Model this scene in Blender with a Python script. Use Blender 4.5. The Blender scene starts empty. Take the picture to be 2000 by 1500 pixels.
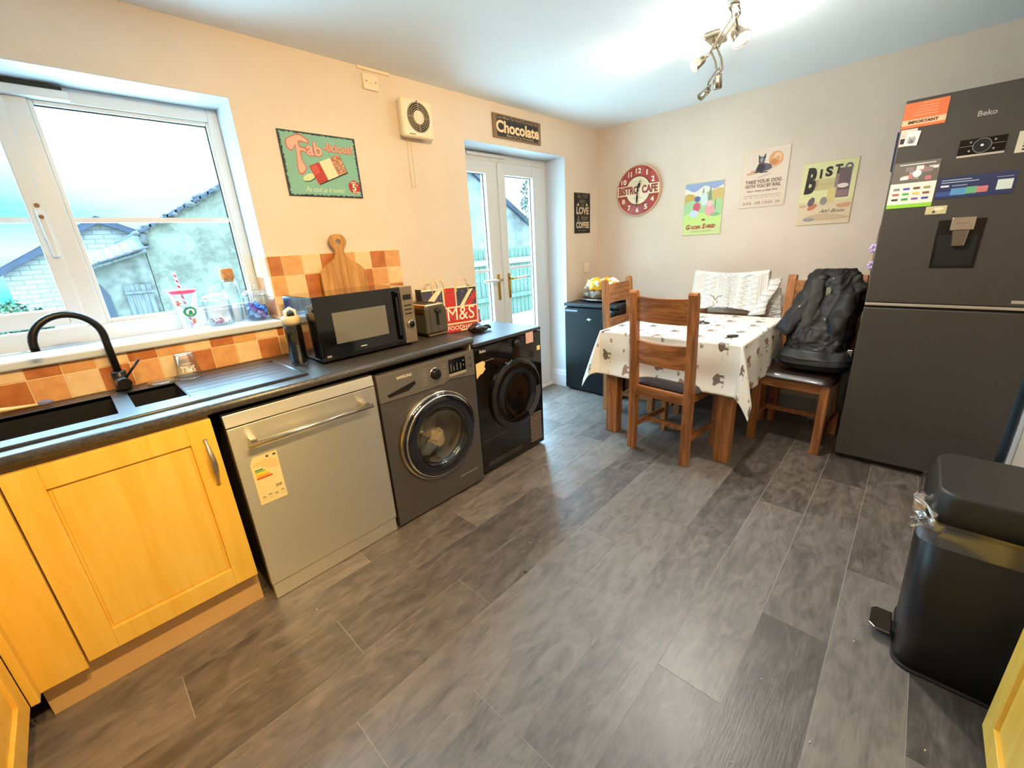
import bpy, bmesh, math, random
from mathutils import Vector, Matrix, noise
R = math.radians
sc = bpy.context.scene
COL = sc.collection
random.seed(7)

# ---------------------------------------------------------------- colour + node helpers
def lin(c):
    if max(c) <= 1.0: return tuple(c)[:3]
    return tuple((v/255/12.92) if v/255 <= .04045 else ((v/255+.055)/1.055)**2.4 for v in c[:3])

class X:
    """tiny expression wrapper around shader-node sockets"""
    def __init__(s, t, o): s.t, s.o = t, o
    def _m(s, op, *a):
        n = s.t.nodes.new('ShaderNodeMath'); n.operation = op
        for i, v in enumerate((s,)+a):
            if isinstance(v, X): s.t.links.new(v.o, n.inputs[i])
            else: n.inputs[i].default_value = v
        return X(s.t, n.outputs[0])
    def __add__(s, b): return s._m('ADD', b)
    def __radd__(s, b): return s._m('ADD', b)
    def __sub__(s, b): return s._m('SUBTRACT', b)
    def __rsub__(s, b): return (s*-1)+b
    def __mul__(s, b): return s._m('MULTIPLY', b)
    def __rmul__(s, b): return s._m('MULTIPLY', b)
    def __truediv__(s, b): return s._m('DIVIDE', b)
    def min(s, b): return s._m('MINIMUM', b)
    def max(s, b): return s._m('MAXIMUM', b)
    def abs(s): return s._m('ABSOLUTE')
    def frac(s): return s._m('FRACT')
    def floor(s): return s._m('FLOOR')
    def sin(s): return s._m('SINE')
    def lt(s, b): return s._m('LESS_THAN', b)
    def gt(s, b): return s._m('GREATER_THAN', b)
    def pow(s, b): return s._m('POWER', b)
    def ss(s, a, b):
        n = s.t.nodes.new('ShaderNodeMapRange'); n.interpolation_type = 'SMOOTHSTEP'
        s.t.links.new(s.o, n.inputs[0]); n.inputs[1].default_value = a; n.inputs[2].default_value = b
        return X(s.t, n.outputs[0])

class T:
    def __init__(s, tree): s.t = tree
    def node(s, k, **kw):
        n = s.t.nodes.new(k)
        for a, b in kw.items(): setattr(n, a, b)
        return n
    def coord(s, which='Object'):
        return s.node('ShaderNodeTexCoord').outputs[which]
    def sep(s, o):
        n = s.node('ShaderNodeSeparateXYZ'); s.t.links.new(o, n.inputs[0])
        return [X(s.t, n.outputs[i]) for i in range(3)]
    def comb(s, a, b, c=0.):
        n = s.node('ShaderNodeCombineXYZ')
        for i, v in enumerate((a, b, c)):
            if isinstance(v, X): s.t.links.new(v.o, n.inputs[i])
            else: n.inputs[i].default_value = v
        return n.outputs[0]
    def scale(s, o, v, off=(0, 0, 0)):
        n = s.node('ShaderNodeMapping'); s.t.links.new(o, n.inputs[0])
        n.inputs['Scale'].default_value = v; n.inputs['Location'].default_value = off
        return n.outputs[0]
    def noise(s, o, sc_=5., det=3., rough=.5, dist=0.):
        n = s.node('ShaderNodeTexNoise')
        if o is not None: s.t.links.new(o, n.inputs['Vector'])
        n.inputs['Scale'].default_value = sc_; n.inputs['Detail'].default_value = det
        n.inputs['Roughness'].default_value = rough; n.inputs['Distortion'].default_value = dist
        return X(s.t, n.outputs['Fac'])
    def mix(s, f, a, b):
        n = s.node('ShaderNodeMix', data_type='RGBA')
        if isinstance(f, X): s.t.links.new(f.o, n.inputs[0])
        else: n.inputs[0].default_value = f
        for i, v in ((6, a), (7, b)):
            if isinstance(v, (tuple, list)): n.inputs[i].default_value = (*lin(v), 1)
            else: s.t.links.new(v, n.inputs[i])
        return n.outputs[2]
    def bump(s, h, strength=.3, dist=.01):
        n = s.node('ShaderNodeBump'); n.inputs['Strength'].default_value = strength
        n.inputs['Distance'].default_value = dist
        s.t.links.new(h.o if isinstance(h, X) else h, n.inputs['Height'])
        return n.outputs[0]

MATS = {}
def new_mat(name):
    m = bpy.data.materials.new(name); m.use_nodes = True
    b = m.node_tree.nodes['Principled BSDF']
    return m, T(m.node_tree), b
def put(t, sock, v):
    if isinstance(v, X): v = v.o
    if hasattr(v, 'is_output'): t.t.links.new(v, sock)
    elif isinstance(v, (tuple, list)): sock.default_value = (*lin(v), 1)
    else: sock.default_value = v
def mat(name, col, rough=.5, metal=0., var=0., vs=6., bump=0., bs=60., coat=0., spec=.5, stretch=None, emit=None, es=1., sheen=0.):
    if name in MATS: return MATS[name]
    m, t, b = new_mat(name)
    base = lin(col)
    co = t.coord('Object')
    if stretch: co = t.scale(co, stretch)
    if var:
        n = t.noise(co, vs, 4, .6)
        t.t.links.new(t.mix(n.ss(.3, .7), tuple(c*(1-var) for c in base), tuple(min(1, c*(1+var)) for c in base)), b.inputs['Base Color'])
    else: b.inputs['Base Color'].default_value = (*base, 1)
    b.inputs['Roughness'].default_value = rough; b.inputs['Metallic'].default_value = metal
    b.inputs['Coat Weight'].default_value = coat; b.inputs['Specular IOR Level'].default_value = spec
    if sheen: b.inputs['Sheen Weight'].default_value = sheen
    if bump: t.t.links.new(t.bump(t.noise(co, bs, 3), bump, .004), b.inputs['Normal'])
    if emit:
        b.inputs['Emission Color'].default_value = (*lin(emit), 1); b.inputs['Emission Strength'].default_value = es
    MATS[name] = m
    return m

# ---------------------------------------------------------------- mesh builder
class MB:
    def __init__(s): s.v, s.f, s.m, s.s, s.uv = [], [], [], [], None
    def add(s, vs, fs, mi=0, smooth=False):
        o = len(s.v); s.v += [Vector(v) for v in vs]
        for f in fs: s.f.append([i+o for i in f]); s.m.append(mi); s.s.append(smooth)
        return s
    def hexa(s, p, mi=0):
        return s.add(p, [(0, 3, 2, 1), (4, 5, 6, 7), (0, 1, 5, 4), (1, 2, 6, 5), (2, 3, 7, 6), (3, 0, 4, 7)], mi)
    def box(s, x0, x1, y0, y1, z0, z1, mi=0):
        return s.hexa([(x0, y0, z0), (x1, y0, z0), (x1, y1, z0), (x0, y1, z0), (x0, y0, z1), (x1, y0, z1), (x1, y1, z1), (x0, y1, z1)], mi)
    def frame(s, d):
        d = Vector(d).normalized(); a = Vector((0, 0, 1)) if abs(d.z) < .9 else Vector((1, 0, 0))
        u = d.cross(a).normalized(); return u, d.cross(u).normalized(), d
    def cyl(s, p0, p1, r0, r1=None, n=24, mi=0, cap=True, sm=True):
        p0, p1 = Vector(p0), Vector(p1); r1 = r0 if r1 is None else r1
        u, w, d = s.frame(p1-p0); vs = []
        for p, r in ((p0, r0), (p1, r1)):
            for i in range(n):
                a = 2*math.pi*i/n; vs.append(p+(u*math.cos(a)+w*math.sin(a))*r)
        s.add(vs, [(i, (i+1) % n, n+(i+1) % n, n+i) for i in range(n)], mi, sm)
        if cap:
            o = len(s.v)-2*n
            s.f += [[o+i for i in range(n)][::-1], [o+n+i for i in range(n)]]; s.m += [mi, mi]; s.s += [False, False]
        return s
    def tube(s, pts, r, n=10, mi=0, cap=True, flat=1.):
        pts = [Vector(p) for p in pts]; k = len(pts); rs = r if isinstance(r, (list, tuple)) else [r]*k
        d = [(pts[min(i+1, k-1)]-pts[max(i-1, 0)]).normalized() for i in range(k)]
        u, w, _ = s.frame(d[0]); vs = []
        for i in range(k):
            u = (u-d[i]*u.dot(d[i])).normalized(); w = d[i].cross(u)
            for j in range(n):
                a = 2*math.pi*j/n; vs.append(pts[i]+(u*math.cos(a)+w*math.sin(a)*flat)*rs[i])
        fs = [(i*n+j, i*n+(j+1) % n, (i+1)*n+(j+1) % n, (i+1)*n+j) for i in range(k-1) for j in range(n)]
        s.add(vs, fs, mi, True)
        if cap:
            o = len(s.v)-k*n
            s.f += [[o+j for j in range(n)][::-1], [o+(k-1)*n+j for j in range(n)]]; s.m += [mi, mi]; s.s += [False, False]
        return s
    def lathe(s, prof, c=(0, 0, 0), ax=(0, 0, 1), n=32, mi=0, u=None):
        """prof: (radius, height along ax)"""
        c = Vector(c); uu, w, d = s.frame(ax); vs = []
        for r, h in prof:
            for i in range(n):
                a = 2*math.pi*i/n; vs.append(c+d*h+(uu*math.cos(a)+w*math.sin(a))*r)
        fs = [(i*n+j, i*n+(j+1) % n, (i+1)*n+(j+1) % n, (i+1)*n+j) for i in range(len(prof)-1) for j in range(n)]
        return s.add(vs, fs, mi, True)
    def prism(s, poly, e, d0, d1, mi=0, sm=False):
        """poly in 2D, extruded along axis e ('x': (y,z), 'y': (x,z), 'z': (x,y))"""
        def P(a, b, d): return {'x': (d, a, b), 'y': (a, d, b), 'z': (a, b, d)}[e]
        n = len(poly); vs = [P(a, b, d0) for a, b in poly]+[P(a, b, d1) for a, b in poly]
        s.add(vs, [tuple(range(n))[::-1], tuple(range(n, 2*n))], mi)
        o = len(s.v)-2*n
        for i in range(n):
            s.f.append([o+i, o+(i+1) % n, o+n+(i+1) % n, o+n+i]); s.m.append(mi); s.s.append(sm)
        return s
    def grid(s, fn, nu, nv, mi=0, cu=False, sm=True, uvfn=None):
        vs = [fn(i/nu, j/nv) for j in range(nv+1) for i in range(nu+(0 if cu else 1))]
        w = nu if cu else nu+1
        fs = [(j*w+i, j*w+(i+1) % w, (j+1)*w+(i+1) % w, (j+1)*w+i) for j in range(nv) for i in range(nu)]
        if uvfn:
            s.uv = s.uv or []
            s.uvv = [uvfn(i/nu, j/nv) for j in range(nv+1) for i in range(w)]
        return s.add(vs, fs, mi, sm)
    def ball(s, c, rx, ry=None, rz=None, n=16, mi=0):
        ry = rx if ry is None else ry; rz = rx if rz is None else rz; c = Vector(c)
        return s.grid(lambda u, v: c+Vector((rx*math.sin(math.pi*v)*math.cos(2*math.pi*u), ry*math.sin(math.pi*v)*math.sin(2*math.pi*u), -rz*math.cos(math.pi*v))), n, n//2, mi, cu=True)
    def xf(s, M, start=0):
        for i in range(start, len(s.v)): s.v[i] = M @ s.v[i]
        return s

ABS = {}
def build(name, mb, mats, parent=None, bevel=0., seg=2, sub=0, solid=0., w=True, loc=None, nosplit=False, recalc=True):
    if isinstance(mats, bpy.types.Material): mats = [mats]
    me = bpy.data.meshes.new(name)
    if parent is not None: o0 = ABS[parent.name] if w else Vector((0, 0, 0))
    elif loc is not None: o0 = Vector(loc)
    else:
        lo = [min(v[i] for v in mb.v) for i in range(3)]; hi = [max(v[i] for v in mb.v) for i in range(3)]
        o0 = Vector(((lo[0]+hi[0])/2, (lo[1]+hi[1])/2, lo[2]))
    me.from_pydata([tuple(v-o0) for v in mb.v], [], mb.f)
    for m in mats: me.materials.append(m)
    me.polygons.foreach_set('material_index', mb.m); me.polygons.foreach_set('use_smooth', mb.s)
    if mb.uv is not None:
        ul = me.uv_layers.new(name='UVMap')
        for l in me.loops: ul.data[l.index].uv = mb.uvv[l.vertex_index]
    if recalc:
        bm = bmesh.new(); bm.from_mesh(me)
        bmesh.ops.recalc_face_normals(bm, faces=bm.faces); bm.to_mesh(me); bm.free()
    ob = bpy.data.objects.new(name, me); COL.objects.link(ob)
    if parent is not None: ob.parent = parent; ABS[ob.name] = ABS[parent.name]
    else: ob.location = o0; ABS[ob.name] = o0
    if solid:
        md = ob.modifiers.new('Solid', 'SOLIDIFY'); md.thickness = solid; md.offset = 0
    if sub:
        md = ob.modifiers.new('Sub', 'SUBSURF'); md.levels = sub; md.render_levels = sub
    if bevel:
        md = ob.modifiers.new('Bevel', 'BEVEL'); md.width = bevel; md.segments = seg; md.limit_method = 'ANGLE'; md.angle_limit = R(40)
    return ob
def tag(o, label, cat, group=None, kind=None):
    if label: o['label'] = label
    if cat: o['category'] = cat
    if group: o['group'] = group
    if kind: o['kind'] = kind
    return o
def thing(name, label, cat, loc=(0, 0, 0), rz=0., group=None):
    o = bpy.data.objects.new(name, None); COL.objects.link(o); o.location = loc; o.rotation_euler = (0, 0, rz)
    o.empty_display_size = .05; ABS[o.name] = Vector(loc)
    return tag(o, label, cat, group)
def struct(name, mb, mats, **k):
    o = build(name, mb, mats, **k); o['kind'] = 'structure'; return o
def dup(root, loc, rz, label, group=None):
    r = root.copy(); COL.objects.link(r); r.location = loc; r.rotation_euler = (0, 0, rz); r['label'] = label
    if group: r['group'] = group
    for ch in list(root.children):
        c = ch.copy(); COL.objects.link(c); c.parent = r
        for g in list(ch.children):
            d = g.copy(); COL.objects.link(d); d.parent = c
    ABS[r.name] = Vector(loc)
    return r

# ---------------------------------------------------------------- flat print + lettering
class Fr:
    """flat frame: origin, right, up; normal = right x up"""
    def __init__(s, O, U, V): s.O, s.U, s.V = Vector(O), Vector(U).normalized(), Vector(V).normalized(); s.N = s.U.cross(s.V)
    def p(s, a, b, d=0.): return s.O+s.U*a+s.V*b+s.N*d
def wallL(x, z, y=0.): return Fr((x, y, z), (1, 0, 0), (0, 0, 1))
def wallB(y, z, x=3.462): return Fr((x, y, z), (0, -1, 0), (0, 0, 1))
def ell(cx, cy, rx, ry=None, rot=0., n=28, a0=0., a1=360.):
    ry = rx if ry is None else ry; c, s_ = math.cos(R(rot)), math.sin(R(rot)); out = []
    full = abs(a1-a0) >= 359.9
    for i in range(n+(0 if full else 1)):
        a = R(a0+(a1-a0)*i/n); x, y = rx*math.cos(a), ry*math.sin(a)
        out.append((cx+x*c-y*s_, cy+x*s_+y*c))
    return out
def rc(x0, y0, x1, y1): return [(x0, y0), (x1, y0), (x1, y1), (x0, y1)]
def smo(p, k=5):
    n = len(p); out = []
    for i in range(n):
        a, b, c, d = [p[(i+j) % n] for j in (-1, 0, 1, 2)]
        for q in range(k):
            t = q/k
            out.append(tuple(.5*((2*b[m])+(-a[m]+c[m])*t+(2*a[m]-5*b[m]+4*c[m]-d[m])*t*t+(-a[m]+3*b[m]-3*c[m]+d[m])*t**3) for m in (0, 1)))
    return out
INK = {}
def ink(c):
    c = tuple(c)
    if c not in INK: INK[c] = mat('ink_%02x%02x%02x' % tuple(int(v) for v in c), c, .55)
    return INK[c]
def art(fr, items, parent, name='printed_picture', step=.00013, base=.0003, clip=None):
    if clip: items = [(c, [(min(max(a, .003), clip[0]-.003), min(max(b, .003), clip[1]-.003)) for a, b in q]) for c, q in items]
    mb = MB(); ms = []
    for L, (c, poly) in enumerate(items):
        m = ink(c) if not isinstance(c, bpy.types.Material) else c
        if m not in ms: ms.append(m)
        n = len(poly); d = base+step*L*(12/max(12, len(items)))
        mb.add([fr.p(a, b, d) for a, b in poly], [tuple(range(n))], ms.index(m))
    me = build(name, mb, ms, parent, recalc=False)
    return me
def text(s, fr, cx, cy, w, h, m, parent, name='lettering', d=.004, ext=.0005, bold=0., shear=0., rot=0., sp=1.):
    cu = bpy.data.curves.new('t', 'FONT'); cu.body = s; cu.size = 1; cu.offset = bold; cu.shear = shear; cu.space_character = sp
    cu.resolution_u = 3; cu.align_x = 'CENTER'
    ob = bpy.data.objects.new('t', cu); COL.objects.link(ob)
    dg = bpy.context.evaluated_depsgraph_get(); dg.update()
    me = bpy.data.meshes.new_from_object(ob.evaluated_get(dg)); bpy.data.objects.remove(ob); bpy.data.curves.remove(cu)
    vs = [v.co.copy() for v in me.vertices]
    x0, x1 = min(v.x for v in vs), max(v.x for v in vs); y0, y1 = min(v.y for v in vs), max(v.y for v in vs)
    mb = MB(); c, s_ = math.cos(R(rot)), math.sin(R(rot))
    out = []
    for v in vs:
        a = ((v.x-x0)/(x1-x0)-.5)*w; b = ((v.y-y0)/(y1-y0)-.5)*h if y1 > y0 else 0
        out.append(fr.p(cx+a*c-b*s_, cy+a*s_+b*c, d))
    mb.add(out, [tuple(p.vertices) for p in me.polygons]); bpy.data.meshes.remove(me)
    return build(name, mb, m if isinstance(m, bpy.types.Material) else ink(m), parent, recalc=False)

# ---------------------------------------------------------------- materials
def m_wood(name, a, b, ax, sc_=1., rough=.45, coat=.1, c3=None):
    m, t, p = new_mat(name); st = {'x': (1.2, 14, 14), 'y': (14, 1.2, 14), 'z': (14, 14, 1.2)}[ax]
    co = t.scale(t.coord('Object'), tuple(v*sc_ for v in st))
    n = t.noise(co, 2.2, 6, .62, .6); n2 = t.noise(co, 7, 3, .6)
    f = (n*.75+n2*.25).ss(.36, .66)
    put(t, p.inputs['Base Color'], t.mix(f, a, b)); p.inputs['Roughness'].default_value = rough; p.inputs['Coat Weight'].default_value = coat
    t.t.links.new(t.bump(n2, .12, .002), p.inputs['Normal']); MATS[name] = m
    return m
OAKZ = m_wood('oak_upright', (134, 80, 40), (196, 128, 72), 'z'); OAKY = m_wood('oak_crosswise', (124, 74, 38), (190, 123, 69), 'y')
OAKX = m_wood('oak_lengthwise', (126, 76, 38), (190, 123, 69), 'x')
BEEZ = m_wood('beech_upright', (238, 186, 66), (247, 202, 92), 'z', .6, .42, .15)
BEEX = m_wood('beech_crosswise', (238, 186, 66), (247, 202, 92), 'x', .6, .42, .15)
BOARDW = m_wood('olive_wood', (160, 104, 46), (214, 158, 84), 'z', .7, .5)
WHITE = mat('white_upvc', (208, 209, 209), .3)
WPAINT = mat('white_gloss_paint', (204, 208, 214), .35)
BLK = mat('black_plastic', (16, 16, 17), .35)
BLKG = mat('black_gloss', (8, 8, 10), .08, coat=.4)
CHROME = mat('chrome', (225, 222, 215), .12, 1.)
BRASS = mat('brass', (200, 160, 80), .25, 1.)
def m_brushed(name, col, rough=.32, st=(2, 2, 90)):
    m, t, p = new_mat(name); n = t.noise(t.scale(t.coord('Object'), st), 9, 3, .6)
    c = lin(col)
    put(t, p.inputs['Base Color'], t.mix(n, tuple(v*.9 for v in c), tuple(min(1, v*1.06) for v in c)))
    p.inputs['Metallic'].default_value = .93; p.inputs['Roughness'].default_value = rough
    p.inputs['Anisotropic'].default_value = .75; p.inputs['Anisotropic Rotation'].default_value = .25
    tg = t.node('ShaderNodeTangent'); tg.direction_type = 'RADIAL'; tg.axis = 'Z'; t.t.links.new(tg.outputs[0], p.inputs['Tangent'])
    t.t.links.new(t.bump(n, .05, .001), p.inputs['Normal']); MATS[name] = m
    return m
STEEL = m_brushed('brushed_steel', (226, 218, 202), .38, (60, 60, 2))
GRAPH = mat('graphite_silver', (112, 106, 102), .36, .75)
GRAPHL = mat('pale_graphite', (140, 132, 124), .34, .7)
def m_glass(name, col=(255, 255, 255), base=.04, edge=.0, rough=.0):
    """see-through pane: transparent with a fresnel reflection"""
    m, t, p = new_mat(name); tr = t.node('ShaderNodeBsdfTransparent'); gl = t.node('ShaderNodeBsdfGlossy'); mx = t.node('ShaderNodeMixShader')
    t.t.nodes.remove(p); tr.inputs[0].default_value = (*lin(col), 1); gl.inputs['Roughness'].default_value = rough; gl.inputs[0].default_value = (1, 1, 1, 1)
    lw = t.node('ShaderNodeLayerWeight'); lw.inputs['Blend'].default_value = .5
    f = X(t.t, lw.outputs['Facing']).pow(4.5)*(.9-base)+base
    if edge: 
        lf = t.node('ShaderNodeLayerWeight'); lf.inputs['Blend'].default_value = .5
        put(t, tr.inputs[0], t.mix(X(t.t, lf.outputs['Facing']).pow(2.5), (255, 255, 255), col))
    t.t.links.new(f.o, mx.inputs[0]); t.t.links.new(tr.outputs[0], mx.inputs[1]); t.t.links.new(gl.outputs[0], mx.inputs[2])
    t.t.links.new(mx.outputs[0], t.t.nodes['Material Output'].inputs[0]); MATS[name] = m
    return m
PANE = m_glass('window_glass', (248, 255, 253), .02)
GLASS = m_glass('clear_glass', (150, 178, 176), .06, .5)
SMOKE = m_glass('smoked_plastic', (172, 174, 172), .10)
CLEARP = m_glass('clear_plastic', (205, 215, 212), .06, .5)
def m_wall():
    m, t, p = new_mat('beige_wall_paint'); n = t.noise(t.coord('Object'), 2.5, 4, .6)
    put(t, p.inputs['Base Color'], t.mix(n.ss(.3, .7), (220, 202, 182), (226, 208, 189))); p.inputs['Roughness'].default_value = .75
    t.t.links.new(t.bump(t.noise(t.coord('Object'), 240, 2), .06, .002), p.inputs['Normal']); return m
WALL = m_wall()
CEIL = mat('ceiling_paint', (236, 240, 243), .85, bump=.05, bs=180)
def m_floor():
    m, t, p = new_mat('dark_oak_laminate')
    at = t.node('ShaderNodeAttribute', attribute_name='rnd'); rnd = X(t.t, at.outputs['Fac'])
    x, y, z = t.sep(t.coord('Object'))
    co = t.comb(x*1.9+rnd*37., y*6.5+rnd*11., rnd*5.)
    n = t.noise(co, 2.2, 7, .66, 1.4); n2 = t.noise(t.comb(x*5.+rnd*9., y*46.), 3., 3, .6)
    n3 = t.noise(t.comb(x*2.2+rnd*3., y*4.+rnd*7.), 2.2, 3, .5, 2.5)
    f = (n*.5+n2*.2+n3*.32+rnd*.2-.10).ss(.32, .76)
    put(t, p.inputs['Base Color'], t.mix(f, (68, 60, 54), (138, 125, 114)))
    put(t, p.inputs['Roughness'], n*.12+.36); p.inputs['Specular IOR Level'].default_value = 1.; p.inputs['Coat Weight'].default_value = .14; p.inputs['Coat Roughness'].default_value = .28
    t.t.links.new(t.bump(n*.6+n2*.8, .35, .0022), p.inputs['Normal'])
    return m
FLOORM = m_floor()
def m_worktop():
    m, t, p = new_mat('charcoal_laminate_worktop'); n = t.noise(t.coord('Object'), 90, 5, .7)
    put(t, p.inputs['Base Color'], t.mix(n.ss(.35, .65), (40, 37, 35), (84, 77, 70))); p.inputs['Roughness'].default_value = .38; p.inputs['Specular IOR Level'].default_value = 1.
    t.t.links.new(t.bump(n, .05, .001), p.inputs['Normal']); return m
WORKTOP = m_worktop()
SINKM = mat('black_composite', (30, 28, 27), .36, var=.25, vs=160, bump=.1, bs=200, spec=.6)
SINKT = mat('black_composite_top', (34, 32, 31), .40, spec=1.)
def m_tile(name, a, b):
    m, t, p = new_mat(name); n = t.noise(t.coord('Object'), 22, 4, .6)
    put(t, p.inputs['Base Color'], t.mix(n.ss(.3, .7), a, b)); p.inputs['Roughness'].default_value = .3; p.inputs['Coat Weight'].default_value = .3
    t.t.links.new(t.bump(n, .12, .002), p.inputs['Normal']); return m
TILE = [m_tile('terracotta_tile', (176, 98, 48), (198, 122, 66)), m_tile('tan_tile', (216, 152, 92), (228, 168, 106)), m_tile('cream_tile', (232, 194, 142), (240, 206, 158))]
GROUT = mat('pale_grout', (236, 206, 160), .7)
def m_worn(name, c, e, ax=(0, 2), wid=.05, sc_=26., asp=1.):
    """painted tin plate with ragged dark chips along its edges"""
    m, t, p = new_mat(name); g = t.sep(t.coord('Generated')); u, v = g[ax[0]], g[ax[1]]
    d = u.min(1-u).min((v.min(1-v))*(1/asp)); n = t.noise(t.scale(t.coord('Generated'), (1, 1, 1)), sc_, 5, .75)
    f = (d+n*.12-.06).ss(wid*.55, wid*.75)
    put(t, p.inputs['Base Color'], t.mix(f, e, c)); p.inputs['Roughness'].default_value = .45; return m
SKYBASE, SKYTOP, EXPO = 1.0, 24.0, 0.5
# ================================================================ ROOM SHELL
XB, H, YR = 3.462, 2.324, -2.87
def S(name, mb, m, label, cat, **k):
    o = struct(name, mb, m, **k); tag(o, label, cat); return o
def sthing(name, label, cat, loc):
    o = thing(name, label, cat, loc); o['kind'] = 'structure'; return o
# floor: planks; fine seams coloured pale for light reflecting off the joints
def make_floor():
    rnd = random.Random(3); off = {0: .1, 1: .95, 2: .378, 3: .875, 4: .124, 5: .576, 6: -.005, 7: .30, 8: .30, 9: .768, 10: 1.215, 11: .45, 12: .95}
    mb = MB(); mb.box(-1.35, 3.5, -3.4, .29, -.06, -.0012, 1); vals = []
    for r in range(-2, 17):
        y1 = -.105-.2047*(r-0); y0 = y1-.2047
        if y1 > .29: y1 = .29
        if y0 < -3.4: y0 = -3.4
        if y1 <= y0: continue
        o = off.get(r-0, rnd.random()*1.2); L = 1.222; k = math.floor((-1.35-o)/L); x = o+k*L
        while x < 3.5:
            a, b = max(x, -1.35)+.0011, min(x+L, 3.5)-.0011
            if b > a: mb.box(a, b, y0+.0010, y1-.0010, -.0012, 0, 0); vals.append(rnd.random())
            x += L
    o = S('floor', mb, [FLOORM, mat('floor_seam_glint', (176, 170, 160), .5)], 'dark grey-brown wood plank floor running under the whole kitchen', 'floor', recalc=False, loc=(0, 0, 0))
    at = o.data.attributes.new('rnd', 'FLOAT', 'FACE'); arr = [0]*6
    for v in vals: arr += [v]*6
    at.data.foreach_set('value', arr)
make_floor()
S('ceiling', MB().box(-1.45, 3.75, -3.5, .3, H, H+.1), CEIL, 'plain off-white flat ceiling above the kitchen', 'ceiling')
WX0, WX1, WZ0, WZ1 = -.86, .461, 1.05, 2.066
DX0, DX1, DZ1 = 1.825, 2.952, 2.0635
mb = MB()
mb.box(-1.45, WX0, 0, .3, 0, H).box(WX0, WX1, 0, .3, 0, WZ0).box(WX0, WX1, 0, .3, WZ1, H).box(WX1, DX0, 0, .3, 0, H).box(DX0, DX1, 0, .3, DZ1, H).box(DX1, XB+.15, 0, .3, 0, H)
S('wall_left', mb, WALL, 'warm beige wall with the window and french doors in it', 'wall')
S('wall_back', MB().box(XB, XB+.15, -3.5, 0, 0, H), WALL, 'beige far wall behind the dining table hung with tin signs', 'wall')
S('wall_right', MB().box(1.10, 2.80, YR-.15, YR, 0, H).box(3.36, XB, YR-.15, YR, 0, H).box(2.80, 3.36, YR-.15, YR, 2.04, H).box(1.10, 1.16, -3.4, YR-.15, 0, H).box(-1.3, 1.16, -3.5, -3.4, 0, H), WALL, 'beige wall on the right behind bin and fridge', 'wall')
S('wall_front', MB().box(-1.45, -1.3, -3.5, 0, 0, H), WALL, 'beige wall behind the left run of units', 'wall')
# reveal linings
t = .004
S('trim_1', MB().box(WX1-t, WX1, .001, .21, 1.395, WZ1-t).box(WX0, WX0+t, .001, .21, WZ0, WZ1-t).box(WX0, WX1, .001, .21, WZ1-t, WZ1), WPAINT, 'white painted reveal around the kitchen window', 'window reveal')
S('trim_2', MB().box(DX1-t, DX1, .001, .21, 0, DZ1-t).box(DX0, DX0+t, .001, .21, 0, DZ1-t).box(DX0, DX1, .001, .21, DZ1-t, DZ1), WPAINT, 'white painted reveal around the french doors', 'door reveal')
def skirt(mb, p0, p1, nrm, h=.165):
    """moulded skirting between two floor points, nrm into the room"""
    p0, p1, n = Vector(p0), Vector(p1), Vector(nrm)
    prof = [(0, 0), (.018, 0), (.018, h-.045), (.014, h-.035), (.014, h-.02), (.006, h), (0, h)]
    vs = [p+n*a+Vector((0, 0, b)) for p in (p0, p1) for a, b in prof]; k = len(prof)
    mb.add(vs, [tuple(range(k)), tuple(range(k, 2*k))[::-1]]+[(i, (i+1) % k, k+(i+1) % k, k+i) for i in range(k)])
mb = MB(); skirt(mb, (DX1-.0, 0, 0), (XB, 0, 0), (0, -1, 0)); skirt(mb, (DX1-.004, -.018, 0), (DX1-.004, .21, 0), (-1, 0, 0))
S('baseboard_left', mb, WPAINT, 'white moulded skirting beside the french doors', 'skirting board')
mb = MB(); skirt(mb, (XB, -.018, 0), (XB, YR, 0), (-1, 0, 0))
S('baseboard_back', mb, WPAINT, 'white moulded skirting along the far wall', 'skirting board')
mb = MB(); skirt(mb, (2.70, YR, 0), (1.2, YR, 0), (0, 1, 0))
S('baseboard_right', mb, WPAINT, 'white moulded skirting behind the pedal bin', 'skirting board')

# window
w = sthing('window_1', 'white plastic kitchen window above the sink with an opening left sash', 'window', (-.2, .21, 1.08))
def rect_frame(mb, x0, x1, z0, z1, y0, y1, l, r, b, tp, mi=0):
    mb.box(x0, x0+l, y0, y1, z0, z1, mi).box(x1-r, x1, y0, y1, z0, z1, mi).box(x0+l, x1-r, y0, y1, z0, z0+b, mi).box(x0+l, x1-r, y0, y1, z1-tp, z1, mi)
mb = MB(); rect_frame(mb, WX0, WX1-t, 1.08, WZ1-t, .21, .285, .05, .042, .07, .055); mb.box(-.235, -.172, .21, .285, 1.15, 2.01)
build('window_frame', mb, WHITE, w, bevel=.003)
mb = MB(); rect_frame(mb, -.172, .421, 1.148, 2.008, .222, .262, .016, .016, .018, .016)
build('glazing_bead', mb, WHITE, w, bevel=.004)
sash = build('opening_sash', (lambda m: (rect_frame(m, -.815, -.230, 1.165, 2.00, .195, .262, .055, .052, .066, .055), m)[1])(MB()), WHITE, w, bevel=.006)
build('pane', MB().box(-.156, .405, .24, .245, 1.166, 1.992), PANE, w, nosplit=True)
build('pane', MB().box(-.76, -.282, .24, .245, 1.231, 1.945), PANE, sash)
build('glazing_bar', MB().box(-.156, .405, .233, .252, 1.567, 1.587), WHITE, w); build('glazing_bar', MB().box(-.76, -.282, .233, .252, 1.567, 1.587), WHITE, sash)
build('rubber_seal', MB().box(-.157, .406, .236, .2395, 1.987, 1.994).box(.4, .406, .236, .2395, 1.166, 1.994), mat('dark_rubber', (30, 40, 42), .6), w)
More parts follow.
